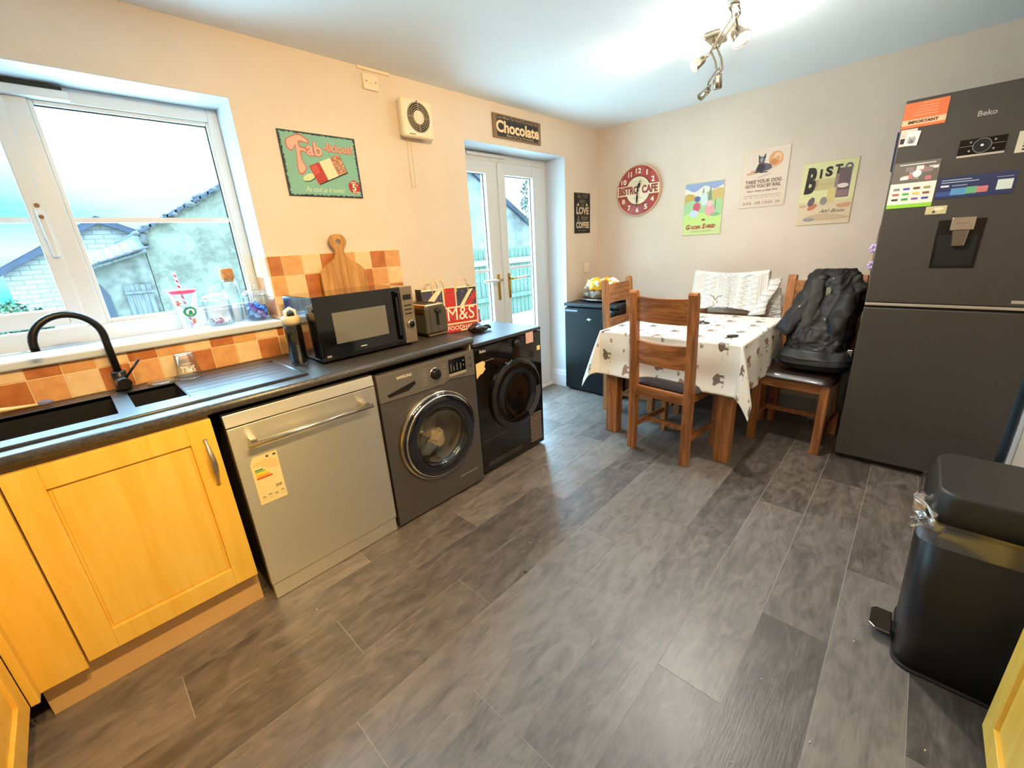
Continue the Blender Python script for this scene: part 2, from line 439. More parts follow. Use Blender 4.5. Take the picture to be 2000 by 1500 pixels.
hb = build('window_handle', MB().box(-.262, -.238, .182, .195, 1.50, 1.615).hexa([(-.258, .165, 1.435), (-.24, .165, 1.435), (-.24, .182, 1.435), (-.258, .182, 1.435), (-.26, .165, 1.6), (-.238, .165, 1.6), (-.238, .182, 1.6), (-.26, .182, 1.6)]), WHITE, sash, bevel=.004)
build('handle_screw', MB().cyl((-.25, .163, 1.583), (-.25, .17, 1.583), .0075).cyl((-.25, .190, 1.628), (-.25, .196, 1.628), .0075), mat('dark_bronze', (90, 74, 58), .4, .7), sash)
build('trickle_vent', MB().box(-.56, -.05, .178, .21, 2.008, 2.040), WHITE, w, bevel=.003)
build('vent_slot', MB().box(-.545, -.065, .182, .2105, 2.0405, 2.052), mat('shadow_gap', (40, 40, 30), .8), w)
mb = MB(); mb.box(WX0-.03, .494, -.034, 0, 1.046, 1.08).box(WX0, WX1, 0, .21, 1.046, 1.08)
build('window_sill', mb, WPAINT, w, bevel=.008, seg=3)

# wall tiles
def tiles(mb, x0, x1, z0, z1, fr=None, T0=.098, ph=.527, zt=1.39, inv=False):
    c0 = math.floor((x0-ph)/T0)-1; g = .0018
    for c in range(c0, c0+60):
        a = ph+c*T0; b = a+T0
        if b <= x0+.004 or a >= x1-.004: continue
        for r in range(0, 6):
            tp = zt-r*T0; bt = tp-T0
            if tp <= z0+.004 or bt >= z1-.004: continue
            A, B, Z0, Z1 = max(a, x0)+g, min(b, x1)-g, max(bt, z0)+g, min(tp, z1)-g
            k = (c+1+r) % 3
            if fr is None: mb.box(A, B, -.007, -.003, Z0, Z1, k)
            else: fr(mb, A, B, Z0, Z1, k)
TM = TILE+[GROUT]
mb = MB(); mb.box(WX1, 1.213, -.004, -.0005, .899, 1.392, 3); tiles(mb, WX1, 1.213, .9, 1.39)
mb.box(-1.29, WX1, -.004, -.0005, .899, 1.046, 3); tiles(mb, -1.29, WX1, .9, 1.046)
mb.box(-1.29, WX0, -.004, -.0005, 1.046, 1.392, 3); tiles(mb, -1.29, WX0, 1.046, 1.39)
mb.box(WX1-.004, WX1-.0005, -.004, .209, 1.081, 1.392, 3)
def rev(mb, A, B, Z0, Z1, k): mb.box(WX1-.007, WX1-.003, A, B, Z0, Z1, k)
tiles(mb, 0, .208, 1.082, 1.39, rev, ph=.0)
o = build('tile_splashback', mb, TM, bevel=.0012, seg=1, loc=(.2, 0, .899)); o['kind'] = 'structure'
tag(o, 'splashback of small terracotta, tan and cream tiles along the worktop', 'wall tiles')

# french doors
d = sthing('door_1', 'white glazed french doors at the far end of the window wall', 'french doors', (2.39, .21, 0))
mb = MB(); rect_frame(mb, DX0+t, DX1-t, 0, DZ1-t, .21, .29, .045, .045, .03, .06)
build('door_frame', mb, WHITE, d, bevel=.003)
build('trickle_vent', MB().box(2.02, 2.42, .192, .21, 2.026, 2.05), WHITE, d, bevel=.003)
for x0, x1, g0, g1 in ((1.874, 2.337, 1.965, 2.195), (2.340, 2.903, 2.41, 2.755)):
    mb = MB(); rect_frame(mb, x0, x1, .03, 2.0, .2, .262, g0-x0, x1-g1, .17, .09)
    lf = build('door_leaf', mb, WHITE, d, bevel=.005)
    build('door_pane', MB().box(g0-.002, g1+.002, .235, .24, .198, 1.912), PANE, lf)
    build('glazing_bar', MB().box(g0, g1, .228, .248, 1.178, 1.198), WHITE, lf)
    build('rubber_seal', MB().box(g1-.006, g1+.0005, .231, .2345, .2, 1.911).box(g0, g1, .231, .2345, 1.905, 1.911), MATS['dark_rubber'], lf)
    hx = 2.262 if x0 < 2 else 2.392; s_ = -1 if x0 < 2 else 1
    build('handle_plate', MB().box(hx-.015, hx+.015, .192, .2, .94, 1.15), BRASS, lf, bevel=.004)
    build('lever_handle', MB().cyl((hx, .2, 1.105), (hx, .15, 1.105), .010).cyl((hx, .155, 1.105), (hx+s_*.05, .15, 1.103), .008), BRASS, lf)
    build('lever_grip', MB().tube([(hx+s_*.04, .152, 1.104), (hx+s_*.09, .148, 1.106), (hx+s_*.21, .148, 1.108)], [.009, .012, .011], 12), WHITE, lf)
build('meeting_bar', MB().box(2.318, 2.358, .188, .2, .05, 1.99), WHITE, d, bevel=.004)
build('door_threshold', MB().box(DX0, DX1, .17, .29, 0, .028), WHITE, d, bevel=.006)

# door in the right wall beside the fridge
d2 = sthing('door_2', 'white door and casing half hidden behind the tall fridge', 'door', (3.08, YR, 0))
mb = MB(); mb.box(2.765, 2.84, YR+.001, YR+.02, 0, 2.1).box(3.33, 3.40, YR+.001, YR+.02, 0, 2.1).box(2.765, 3.40, YR+.001, YR+.02, 2.03, 2.1)
build('door_casing', mb, WPAINT, d2, bevel=.004)
build('door_leaf', MB().box(2.845, 3.325, YR-.05, YR-.01, .006, 2.028), WPAINT, d2, bevel=.003)
build('door_knob', MB().ball((2.90, YR+.02, 1.02), .024).cyl((2.90, YR-.01, 1.02), (2.90, YR+.02, 1.02), .01), BRASS, d2)

# ================================================================ OUTSIDE
def m_stone():
    m, t, p = new_mat('rough_rendered_stone'); co = t.coord('Object'); n = t.noise(co, 2.2, 6, .7); n2 = t.noise(co, 14, 5, .7)
    c = t.mix(n.ss(.35, .65), (62, 58, 46), (92, 88, 74))
    put(t, p.inputs['Base Color'], t.mix((n2*.8).ss(.42, .62), c, (112, 106, 96))); p.inputs['Roughness'].default_value = .9
    t.t.links.new(t.bump(n2, .8, .03), p.inputs['Normal']); return m
STONE = m_stone()
def m_brick(name, a, b, mo, bw=.22, bh=.075):
    m, t, p = new_mat(name); n = t.node('ShaderNodeTexBrick'); x, y, z = t.sep(t.coord('Object'))
    t.t.links.new(t.comb(x, z), n.inputs['Vector'])
    for k, c in (('Color1', a), ('Color2', b), ('Mortar', mo)): n.inputs[k].default_value = (*lin(c), 1)
    n.inputs['Scale'].default_value = 1; n.inputs['Brick Width'].default_value = bw; n.inputs['Row Height'].default_value = bh; n.inputs['Mortar Size'].default_value = .008
    t.t.links.new(n.outputs['Color'], p.inputs['Base Color']); p.inputs['Roughness'].default_value = .85; return m
WBRICK = m_brick('white_painted_brick', (116, 110, 106), (106, 100, 96), (74, 74, 76), .32, .095)
SLATE = mat('blue_grey_slate', (30, 32, 46), .8, var=.3, vs=9, bump=.4, bs=12)
LICHEN = mat('lichened_stone', (58, 54, 52), .9, var=.5, vs=14, bump=.6, bs=20)
CORR = mat('corrugated_sheet', (50, 50, 54), .85, var=.5, vs=9)
OLDW = mat('weathered_timber', (64, 62, 60), .85, var=.4, vs=5, stretch=(6, 6, .6))
DARKV = mat('dark_opening', (30, 32, 40), .9)
LEAF = mat('garden_leaf', (24, 58, 24), .7, var=.4, vs=4); LEAFD = mat('tree_leaf', (32, 52, 40), .7, var=.4, vs=3)
BARK = mat('bark', (86, 78, 70), .9, var=.3)
FENCEW = mat('green_stained_fence', (56, 66, 52), .8, var=.3, vs=6, stretch=(5, 5, .6))
S('ground_outside', MB().box(-14, 26, .31, 34, -.5, -.34), mat('paved_yard', (208, 212, 200), .9, var=.25, vs=2), 'pale paved yard outside the windows', 'ground')
# barn
b = thing('barn', 'old stone barn gable with a lichened roof edge outside the right window pane', 'barn', (3.4, 7, -.34))
build('gable_wall', MB().prism([(.74, -.34), (.74, 1.86), (3.5, 3.42), (6.3, 1.86), (6.3, -.34)], 'y', 6, 9.5), STONE, b)
mb = MB(); rr = random.Random(5)
for k in range(46):
    x = .78+k*.061; z = 1.875+(x-.74)*.565
    mb.ball((x+rr.uniform(-.02, .02), 5.97+rr.uniform(-.04, .03), z+rr.uniform(-.03, .015)), rr.uniform(.045, .085), rr.uniform(.05, .08), rr.uniform(.025, .055), 8)
build('verge_stones', mb, LICHEN, b)
mb = MB()
for k in range(24):
    x = .74+k*.118; z = 1.87+(x-.74)*.565
    mb.hexa([(x, 5.9, z-.01+.0*k), (x+.14, 5.9, z+.065), (x+.14, 9.6, z+.065), (x, 9.6, z-.01), (x, 5.9, z+.03), (x+.14, 5.9, z+.105), (x+.14, 9.6, z+.105), (x, 9.6, z+.03)])
mb.prism([(3.5, 3.42), (6.5, 1.74), (6.5, 1.80), (3.5, 3.48)], 'y', 5.9, 9.6)
build('slate_roof', mb, SLATE, b)
build('eaves_rubble', MB().ball((.76, 6.0, 1.78), .055, .08, .10, 12).ball((.70, 6.0, 1.85), .06, .08, .035, 10).ball((.80, 5.98, 1.89), .055, .07, .04, 10), LICHEN, b)
# shed
s = thing('shed', 'tumbledown shed with a ragged sheet roof leaning against the barn', 'shed', (.2, 6.2, -.34))
build('shed_wall', MB().box(-.02, .73, 6.0, 6.1, -.34, 1.42).prism([(-.02, 1.42), (.73, 1.42), (.73, 1.66)], 'y', 6.0, 6.1).box(-.02, .06, 6.1, 7.4, -.34, 1.4), mat('patchy_render', (70, 66, 58), .9, var=.5, vs=5, bump=.5, bs=10), s)
mb = MB()
for k in range(5): mb.box(.36+k*.062, .418+k*.062, 5.965, 6.0, -.34, 1.14+.006*(k % 3))
mb.box(.35, .68, 5.945, 5.966, .62, .65).box(.35, .68, 5.945, 5.966, 1.02, 1.05)
build('plank_door', mb, OLDW, s)
build('doorway', MB().prism([(.04, -.34), (.22, -.34), (.19, 1.02), (.12, 1.20), (.05, 1.22)], 'y', 5.985, 6.0), DARKV, s)
mb = MB(); rr = random.Random(2)
for k in range(17):
    x = -.08+k*.051; j = rr.uniform(-.07, .07); zz = 1.38+(x+.08)*.32
    mb.hexa([(x, 5.86+j, zz), (x+.06, 5.86+j, zz+.014), (x+.13, 6.9, zz+.19), (x+.07, 6.9, zz+.176), (x, 5.86+j, zz+.02+.012*(k % 2)), (x+.06, 5.86+j, zz+.034), (x+.13, 6.9, zz+.21), (x+.07, 6.9, zz+.196+.012*(k % 2))])
build('sheet_roof', mb, CORR, s)
build('roof_beam', MB().tube([(-.1, 5.93, 1.355), (.74, 5.93, 1.61)], .025, 8), OLDW, s)
# white brick house
h = thing('house', 'white painted brick gable house with dark verge boards beyond the shed', 'house', (.7, 13, -.34))
build('gable_wall', MB().prism([(-.98, -.34), (-.98, 1.42), (.68, 2.40), (2.9, 1.33), (2.9, -.34)], 'y', 11, 16), WBRICK, h)
build('verge_board', MB().prism([(-1.12, 1.31), (.68, 2.36), (3.0, 1.25), (3.0, 1.36), (.68, 2.47), (-1.12, 1.42)], 'y', 10.85, 11.0), SLATE, h)
build('slate_roof', MB().prism([(-1.12, 1.42), (.68, 2.47), (3.0, 1.36), (3.0, 1.40), (.68, 2.52), (-1.12, 1.46)], 'y', 11.0, 16.1), SLATE, h)
def leaves(mb, c, r, n, s0, seed, flat=1.):
    rr = random.Random(seed)
    for _ in range(n):
        while True:
            p = Vector((rr.uniform(-1, 1), rr.uniform(-1, 1), rr.uniform(-1, 1)))
            if p.length < 1: break
        p = Vector((p.x*r[0], p.y*r[1], p.z*r[2]))+Vector(c); u = Vector((rr.uniform(-1, 1), rr.uniform(-1, 1), rr.uniform(-1, 1))).normalized(); v = u.cross(Vector((rr.uniform(-1, 1), rr.uniform(-1, 1), rr.uniform(-1, 1)))).normalized(); k = s0*rr.uniform(.6, 1.3)
        mb.add([p-u*k, p+v*k*.5, p+u*k, p-v*k*.5], [(0, 1, 2, 3)])
g = thing('garden_shrub', 'bright green leafy shrub at the foot of the white house', 'shrub', (-1.05, 9, -.34))
mb = MB(); leaves(mb, (-1.05, 9, .55), (.55, .5, .45), 900, .06, 4); build('foliage', mb, LEAF, g, recalc=False)
build('stem', MB().tube([(-1.05, 9, -.34), (-1.0, 9, .2), (-1.1, 9, .6)], [.05, .04, .02], 8), BARK, g)
g = thing('bare_tree', 'bare twiggy tree at the far left beyond the window', 'tree', (-2.6, 15, -.34))
mb = MB(); rr = random.Random(8)
def branch(p, d, L, r, k):
    q = p+d*L; mb.tube([p, (p+q)/2+Vector((rr.uniform(-.05, .05), 0, 0)), q], [r, r*.8, r*.6], 5)
    if k:
        for _ in range(3): branch(q, (d+Vector((rr.uniform(-.7, .7), rr.uniform(-.7, .7), rr.uniform(-.1, .5)))).normalized(), L*.7, r*.6, k-1)
branch(Vector((-2.6, 15, -.34)), Vector((0, 0, 1)), 1.1, .07, 4); build('branches', mb, BARK, g)
# seen through the french doors
f = thing('garden_fence', 'green stained paling fence outside the french doors', 'fence', (7.5, 5.2, -.34))
mb = MB(); rr = random.Random(6)
for k in range(42): mb.prism([(4.3+k*.155, -.34), (4.3+k*.155+.135, -.34), (4.3+k*.155+.135, 1.30+rr.uniform(-.02, .02)), (4.3+k*.155+.068, 1.36), (4.3+k*.155, 1.30)], 'y', 5.2, 5.22)
build('palings', mb, FENCEW, f)
build('rail', MB().box(4.3, 10.8, 5.14, 5.2, .95, 1.08), mat('pale_rail', (96, 100, 96), .8), f); build('rail', MB().box(4.3, 10.8, 5.14, 5.2, .1, .2), FENCEW, f)
for x in (4.4, 6.3, 8.2, 10.1): build('post', MB().box(x, x+.1, 5.22, 5.32, -.34, 1.25), FENCEW, f)
b2 = thing('outbuilding', 'pale rendered building with a sloping slate verge behind the fence', 'building', (10, 9.5, -.34))
build('gable_wall', MB().prism([(7.5, -.34), (7.5, 4.6), (9.2, 4.2), (14.3, 1.2), (14.3, -.34)], 'y', 9, 13), mat('pale_render', (92, 88, 84), .9, var=.3, vs=3), b2)
build('slate_verge', MB().prism([(7.4, 4.62), (9.2, 4.2), (14.4, 1.15), (14.4, 1.32), (9.2, 4.4), (7.4, 4.8)], 'y', 8.9, 13.1), SLATE, b2)
g = thing('garden_tree', 'tall sparse green tree behind the sloping roof seen through the right door', 'tree', (12.6, 8.0, -.34))
mb = MB(); leaves(mb, (12.4, 8.0, 2.9), (.8, .7, 1.0), 1100, .07, 9); leaves(mb, (13.0, 8.0, 4.4), (.7, .6, 1.3), 500, .06, 19); build('foliage', mb, LEAFD, g, recalc=False)
mb = MB(); mb.tube([(11.9, 8, -.34), (12.1, 8, 1.2), (12.5, 8, 2.6), (12.8, 8, 4.6)], [.07, .05, .04, .02], 8); build('trunk', mb, BARK, g)
# ================================================================ UNITS ALONG THE WINDOW WALL
def shaker(mb, P, w, h, th=.02, fr=.075):
    """shaker door: local a across, b up, d towards room; P maps (a,b,d)"""
    def bx(a0, a1, b0, b1, d0, d1):
        mb.hexa([P(a0, b0, d0), P(a1, b0, d0), P(a1, b1, d0), P(a0, b1, d0), P(a0, b0, d1), P(a1, b0, d1), P(a1, b1, d1), P(a0, b1, d1)])
    bx(0, fr, 0, h, 0, th); bx(w-fr, w, 0, h, 0, th); bx(fr, w-fr, 0, fr, 0, th); bx(fr, w-fr, h-fr, h, 0, th)
    bx(fr, w-fr, fr, h-fr, 0, th*.45)
    g = .008
    bx(fr+g, w-fr-g, fr+g, h-fr-g, th*.45, th*.62)
c = thing('sink_cupboard', 'orange-toned beech base cupboard under the sink', 'kitchen cupboard', (-.29, -.3, 0))
build('carcass', MB().box(-.60, -.035, -.58, -.02, .15, .69).box(-.60, -.035, -.58, -.56, .69, .855), mat('cream_carcass', (206, 176, 128), .6), c)
mb = MB(); shaker(mb, lambda a, b, d: (-.535+a, -.597-d, .167+b), .50, .683)
dr = build('cupboard_door', mb, BEEZ, c, bevel=.0025)
def bow_handle(mb, P):
    pts = []; rs = []
    for i in range(15):
        t = i/14; pts.append(P(math.sin(math.pi*t)*.030+.004, -.09+.18*t)); rs.append(.0045+.0065*math.sin(math.pi*t)**2 if i not in (0, 14) else .007)
    mb.tube(pts, rs, 12, flat=.7)
mb = MB(); bow_handle(mb, lambda d, s_: (-.068, -.617-d, .695+s_)); build('bow_handle', mb, mat('satin_nickel', (206, 190, 164), .28, 1.), dr)
build('plinth', MB().box(-.66, -.03, -.55, -.535, 0, .15), mat('beech_plinth', (222, 178, 118), .5), c)
build('corner_post', MB().box(-.664, -.54, -.62, -.60, .15, .85).box(-.668, -.648, -.66, -.60, .15, .85), BEEZ, c, bevel=.002)
c = thing('corner_cupboard', 'beech base cupboard of the left run at the bottom left corner', 'kitchen cupboard', (-.97, -1.2, 0))
build('carcass', MB().box(-1.28, -.69, -1.75, -.60, .15, .855), MATS['cream_carcass'], c)
for y0 in (-1.165, -1.67):
    mb = MB(); shaker(mb, lambda a, b, d: (-.688+d, y0+a, .155+b), .50, .695); dr = build('cupboard_door', mb, BEEZ, c, bevel=.0025)
    mb = MB(); bow_handle(mb, lambda d, s_: (-.668+d, y0+.04, .70+s_)); build('bow_handle', mb, MATS['satin_nickel'], dr)
build('plinth', MB().box(-.745, -.73, -1.75, -.55, 0, .15), MATS['beech_plinth'], c)
# cupboard on the right, its end stands by the bin
c = thing('right_cupboard', 'beech cupboard at the bottom right beside the bin', 'kitchen cupboard', (.8, -3.0, 0))
build('carcass', MB().box(.1, 1.083, -3.38, -2.712, .02, .86), MATS['cream_carcass'], c)
for x0 in (.585, .085):
    mb = MB(); shaker(mb, lambda a, b, d: (x0+.497-a, -2.71+d, .10+b), .495, .75); build('cupboard_door', mb, BEEZ, c, bevel=.0025)
build('plinth', MB().box(.1, 1.083, -2.80, -2.785, 0, .10), MATS['beech_plinth'], c)
build('worktop_slab', MB().box(.08, 1.09, -3.395, -2.69, .862, .90), WORKTOP, c, bevel=.006)

# worktop with a cut-out for the sink
SX0, SX1, SY0, SY1 = -.70, .345, -.535, -.055
mb = MB(); WT0, WT1 = .862, .899
mb.box(SX1-.02, 1.222, -.6, -.008, WT0, WT1).box(-1.29, SX0+.02, -.6, -.008, WT0, WT1).box(SX0+.02, SX1-.02, -.6, SY0+.02, WT0, WT1).box(SX0+.02, SX1-.02, SY1-.02, -.008, WT0, WT1).box(-1.29, -.64, -1.76, -.6, WT0, WT1)
o = build('worktop', mb, WORKTOP); tag(o, 'dark charcoal worktop running along the window wall over the appliances', 'worktop')
o2 = build('edge_strip', MB().cyl((-.62, -.6, .8805), (1.222, -.6, .8805), .0184, n=20), WORKTOP, o); 
# support end panel under the worktop edge next to the washer
sk = thing('sink', 'black composite one and a half bowl sink with ribbed drainer', 'sink', (-.2, -.3, .80))
B1 = (-.66, -.252, -.455, -.14); B2 = (-.205, -.052, -.425, -.155)
mb = MB(); z0, z1 = .893, .907
xs = [SX0, B1[0], B1[1], B2[0], B2[1], SX1]
mb.box(SX0, SX1, SY0, B1[2], z0, z1).box(SX0, SX1, B1[3], SY1, z0, z1).box(SX0, B1[0], B1[2], B1[3], z0, z1).box(B1[1], B2[0], B1[2], B1[3], z0, z1)
mb.box(B2[0], B2[1], B1[2], B2[2], z0, z1).box(B2[0], B2[1], B2[3], B1[3], z0, z1)
build('sink_top', mb, SINKT, sk)
mb = MB(); y = -.44
mb.box(B2[1], SX1, B1[2], B1[3], z0, .9028)
ys = [B1[2], -.395, -.335, -.275, -.215, B1[3]]
for k in range(5): mb.box(B2[1]+.004, SX1-.03, ys[k]+.0012, ys[k+1]-.0012, .9028, .9062)
build('drainer', mb, SINKT, sk, bevel=.001, seg=1)
rim = MB()
for (a, b_) in (((SX0, SY0), (SX1, SY0)), ((SX1, SY0), (SX1, SY1)), ((SX1, SY1), (SX0, SY1))):
    rim.cyl((a[0], a[1], .9005), (b_[0], b_[1], .9005), .0085, n=12)
build('sink_rim', rim, SINKT, sk)
def bowl(x0, x1, y0, y1, dep):
    mb = MB(); t_ = .006; zb = .9-dep
    mb.box(x0-t_, x0, y0-t_, y1+t_, zb, .905).box(x1, x1+t_, y0-t_, y1+t_, zb, .905).box(x0, x1, y0-t_, y0, zb, .905).box(x0, x1, y1, y1+t_, zb, .905).box(x0, x1, y0, y1, zb-t_, zb); return mb
build('main_bowl', bowl(*B1, .19), SINKM, sk); build('half_bowl', bowl(*B2, .13), SINKM, sk)
build('waste', MB().cyl((-.45, -.3, .7101), (-.45, -.3, .713), .04), CHROME, sk)
# tap
tp = thing('kitchen_tap', 'matt black swan neck mixer tap behind the sink', 'tap', (-.205, -.085, .907))
MBLK = mat('matt_black_metal', (26, 24, 24), .38, .3)
build('tap_body', MB().lathe([(0, 0), (.027, 0), (.027, .008), (.0235, .012), (.0235, .075), (.021, .078), (0, .078)], (-.205, -.085, .907)), MBLK, tp)
pts = [(-.205, -.085, .98), (-.207, -.085, 1.10)]; r_ = .093
for i in range(0, 19):
    a = math.pi*i/18; pts.append((-.207-r_+r_*math.cos(a), -.085-.02*(1-math.cos(a)), 1.13+r_*math.sin(a)*1.05))
pts.append((pts[-1][0], pts[-1][1], 1.113))
build('spout', MB().tube(pts, .0125, 16), MBLK, tp)
build('lever_barrel', MB().cyl((-.205, -.10, .945), (-.200, -.155, .943), .0225, n=28), MBLK, tp, bevel=.002)
build('lever', MB().cyl((-.196, -.13, .955), (-.135, -.135, 1.025), .0045), MBLK, tp)

# dishwasher
dw = thing('dishwasher', 'brushed steel dishwasher with a bar handle between cupboard and washing machine', 'dishwasher', (.3, -.3, 0))
build('body', MB().box(.006, .592, -.575, -.03, .01, .835), mat('dark_appliance_side', (58, 50, 44), .5), dw)
build('door_panel', MB().box(0, .598, -.617, -.578, .078, .792), STEEL, dw, bevel=.003)
build('control_top', MB().prism([(-.617, .796), (-.607, .843), (-.575, .843), (-.575, .796)], 'x', 0, .598), STEEL, dw, bevel=.002)
build('plinth_panel', MB().box(.004, .594, -.612, -.58, .002, .074), STEEL, dw, bevel=.002)
hd = build('bar_handle', MB().cyl((.045, -.662, .722), (.552, -.662, .722), .0095, n=20), mat('pale_steel', (214, 206, 188), .2, 1.), dw)
for x_ in (.058, .515): build('handle_bracket', MB().box(x_, x_+.024, -.66, -.614, .712, .742), MATS['pale_steel'], hd, bevel=.003)
fr = Fr((.041, -.6185, .450), (1, 0, .0), (.0, 0, 1))
lab = build('energy_label', (lambda m: (m.add([fr.p(a, b, d) for d in (0, .0008) for a, b in [(0, 0), (.1, 0), (.1, .205), (.015, .205), (.006, .190), (0, .178)]], [tuple(range(6))[::-1], tuple(range(6, 12))]+[(i, (i+1) % 6, 6+(i+1) % 6, 6+i) for i in range(6)]), m)[1])(MB()), mat('label_paper', (236, 214, 152), .5), dw); lab['label'] = 'torn cream energy label with coloured bars'
IT = [((238, 198, 132), smo([(.004, .172), (.05, .185), (.096, .168), (.096, .140), (.07, .142), (.04, .158)])), ((30, 120, 90), rc(.010, .146, .038, .151)), ((110, 170, 70), rc(.010, .139, .044, .144)), ((240, 214, 30), rc(.010, .132, .05, .138)), ((246, 200, 20), rc(.010, .125, .055, .131)), ((236, 160, 40), rc(.010, .118, .060, .124)), ((214, 60, 30), rc(.010, .110, .066, .116)), ((40, 90, 120), rc(.083, .190, .094, .198)), ((90, 90, 80), rc(.058, .190, .068, .199))]
IT += [((120, 108, 80), rc(.01+i*.023, .02, .027+i*.023, .0205)) for i in range(4)]+[((130, 118, 86), rc(.012+i*.023, .028+.004*(i % 2), .024+i*.023, .032+.004*(i % 2))) for i in range(4)]
art(fr, IT, lab, base=.001); text('258', fr, .078, .060, .022, .012, (90, 80, 60), lab, d=.0016, bold=.02)

# washing machine
wm = thing('washing_machine', 'graphite front-loading washing machine with a round glass door', 'washing machine', (.909, -.3, 0))
build('body', MB().box(.612, 1.206, -.59, -.03, .012, .83), mat('dark_grey_panel', (72, 66, 62), .5, .3), wm, bevel=.004)
mb = MB(); mb.prism([(.609, .015), (1.209, .015), (1.209, .685), (1.03, .705), (.985, .690), (.82, .690), (.609, .694)], 'y', -.62, -.59)
build('front_panel', mb, GRAPH, wm, bevel=.003)
mb = MB(); mb.prism([(.609, .697), (.82, .693), (.985, .693), (1.03, .708), (1.209, .688), (1.209, .835), (.609, .835)], 'y', -.624, -.59)
build('control_panel', mb, GRAPHL, wm, bevel=.003)
fr = Fr((.609, -.6245, 0), (1, 0, 0), (0, 0, 1))
text('SAMSUNG', fr, .145, .800, .085, .015, (226, 218, 200), wm, d=.0006, bold=.02)
pts = [(.04, .730), (.20, .762), (.205, .745), (.19, .738), (.16, .722), (.05, .716)]
build('drawer_recess', (lambda m: (m.prism([(.609+a, b) for a, b in pts], 'y', -.6252, -.6235), m)[1])(MB()), mat('recess_dark', (46, 40, 36), .3, .5), wm)
kn = build('program_dial', MB().lathe([(0, 0), (.031, 0), (.031, .006), (.027, .02), (.024, .024), (0, .024)], (.934, -.624, .765), (0, -1, 0), 36), mat('dial_black', (30, 30, 34), .2, .3), wm)
build('dial_ring', MB().lathe([(.0295, .001), (.034, .001), (.034, .004), (.0295, .006)], (.934, -.624, .765), (0, -1, 0), 36), CHROME, kn)
art(fr, [((176, 168, 156), rc(.247-.0*i, .722+i*.0135, .278, .7245+i*.0135)) for i in range(7)]+[((176, 168, 156), rc(.372, .730+i*.0135, .398, .7325+i*.0135)) for i in range(6)]+[((186, 178, 162), rc(.236, .697, .2366, .832))], wm, 'programme_marks')
dp = build('display', MB().box(1.027, 1.143, -.6256, -.6235, .738, .815), mat('display_glass', (14, 14, 16), .1, coat=.5), wm)
art(Fr((1.027, -.6257, .738), (1, 0, 0), (0, 0, 1)), [((150, 150, 146), rc(x_, z_, x_+.006, z_+.0022)) for x_, n_ in ((.012, 9), (.030, 6), (.052, 9), (.076, 8)) for z_ in [.012+.0045*i for i in range(n_)]]+[((200, 200, 190), ell(.1, .055, .003)), ((200, 200, 190), ell(.1, .03, .003))], dp, 'display_marks')
build('display_trim', MB().box(1.026, 1.144, -.6258, -.6235, .722, .736), mat('pale_trim', (206, 194, 172), .3, .5), wm)
build('push_button', MB().cyl((1.178, -.62, .795), (1.178, -.6275, .795), .0095), GRAPH, wm, bevel=.001); build('push_button', MB().cyl((1.178, -.62, .752), (1.178, -.6275, .752), .0095), GRAPH, wm, bevel=.001)
cx, cz = .918, .425
dr = build('door_ring', MB().lathe([(.244, 0), (.249, .006), (.248, .016), (.243, .024), (.238, .026)], (cx, -.618, cz), (0, -1, 0), 72), mat('ring_chrome', (196, 180, 160), .14, 1.), wm)
build('door_surround', MB().lathe([(.239, .024), (.230, .034), (.212, .042), (.175, .043), (.155, .032), (.150, .012)], (cx, -.618, cz), (0, -1, 0), 72), mat('navy_gloss', (12, 14, 24), .07, coat=.6), dr)
build('inner_trim', MB().lathe([(.2265, .0365), (.2235, .0395), (.2205, .0405)], (cx, -.618, cz), (0, -1, 0), 72), CHROME, dr)
build('door_glass', MB().lathe([(.153, .030), (.148, .020), (.12, .004), (.08, -.004), (.03, -.008), (0, -.008)], (cx, -.618, cz), (0, -1, 0), 56), m_glass('door_glass_tint', (236, 236, 230), .07), dr)
build('drum', MB().lathe([(.170, -.03), (.20, -.04), (.205, -.30), (.02, -.32), (0, -.32)], (cx, -.618, cz), (0, -1, 0), 56), mat('drum_steel', (222, 212, 196), .38, .85, bump=.3, bs=70), wm)
build('door_gasket', MB().lathe([(.150, .005), (.163, -.005), (.168, -.03), (.175, -.045)], (cx, -.618, cz), (0, -1, 0), 56), mat('grey_rubber', (120, 116, 108), .6), wm)
# the front panel hides the drum, so cut its circle away with a boolean-free ring: rebuild panel with hole
for ch in list(wm.children):
    if ch.name.startswith('front_panel') or ch.name.startswith('body'): bpy.data.objects.remove(ch)
def holed_panel(x0, x1, z0, z1, ztops, y0, y1, r, n=72):
    mb = MB(); outer = []; inner = []
    for i in range(n):
        a = 2*math.pi*i/n; c_, s_ = math.cos(a), math.sin(a); inner.append((cx+r*c_, cz+r*s_))
        tx = ((x1-cx) if c_ > 0 else (x0-cx))/c_ if abs(c_) > 1e-6 else 1e9; tz = ((z1-cz) if s_ > 0 else (z0-cz))/s_ if abs(s_) > 1e-6 else 1e9
        t_ = min(tx, tz); outer.append((cx+t_*c_, cz+t_*s_))
    for (px, pz) in ((x0, z0), (x1, z0), (x0, z1), (x1, z1)):
        k = min(range(n), key=lambda i: (outer[i][0]-px)**2+(outer[i][1]-pz)**2); outer[k] = (px, pz)
    outer = [(px, ztops(px) if abs(pz-z1) < 1e-5 else pz) for px, pz in outer]
    vs = [(a, y0, b) for a, b in outer]+[(a, y0, b) for a, b in inner]+[(a, y1, b) for a, b in outer]+[(a, y1, b) for a, b in inner]
    fs = []
    for i in range(n):
        j = (i+1) % n; fs += [(i, j, n+j, n+i), (2*n+i, 3*n+i, 3*n+j, 2*n+j), (i, 2*n+i, 2*n+j, j), (n+i, n+j, 3*n+j, 3*n+i)]
    mb.add(vs, fs); return mb
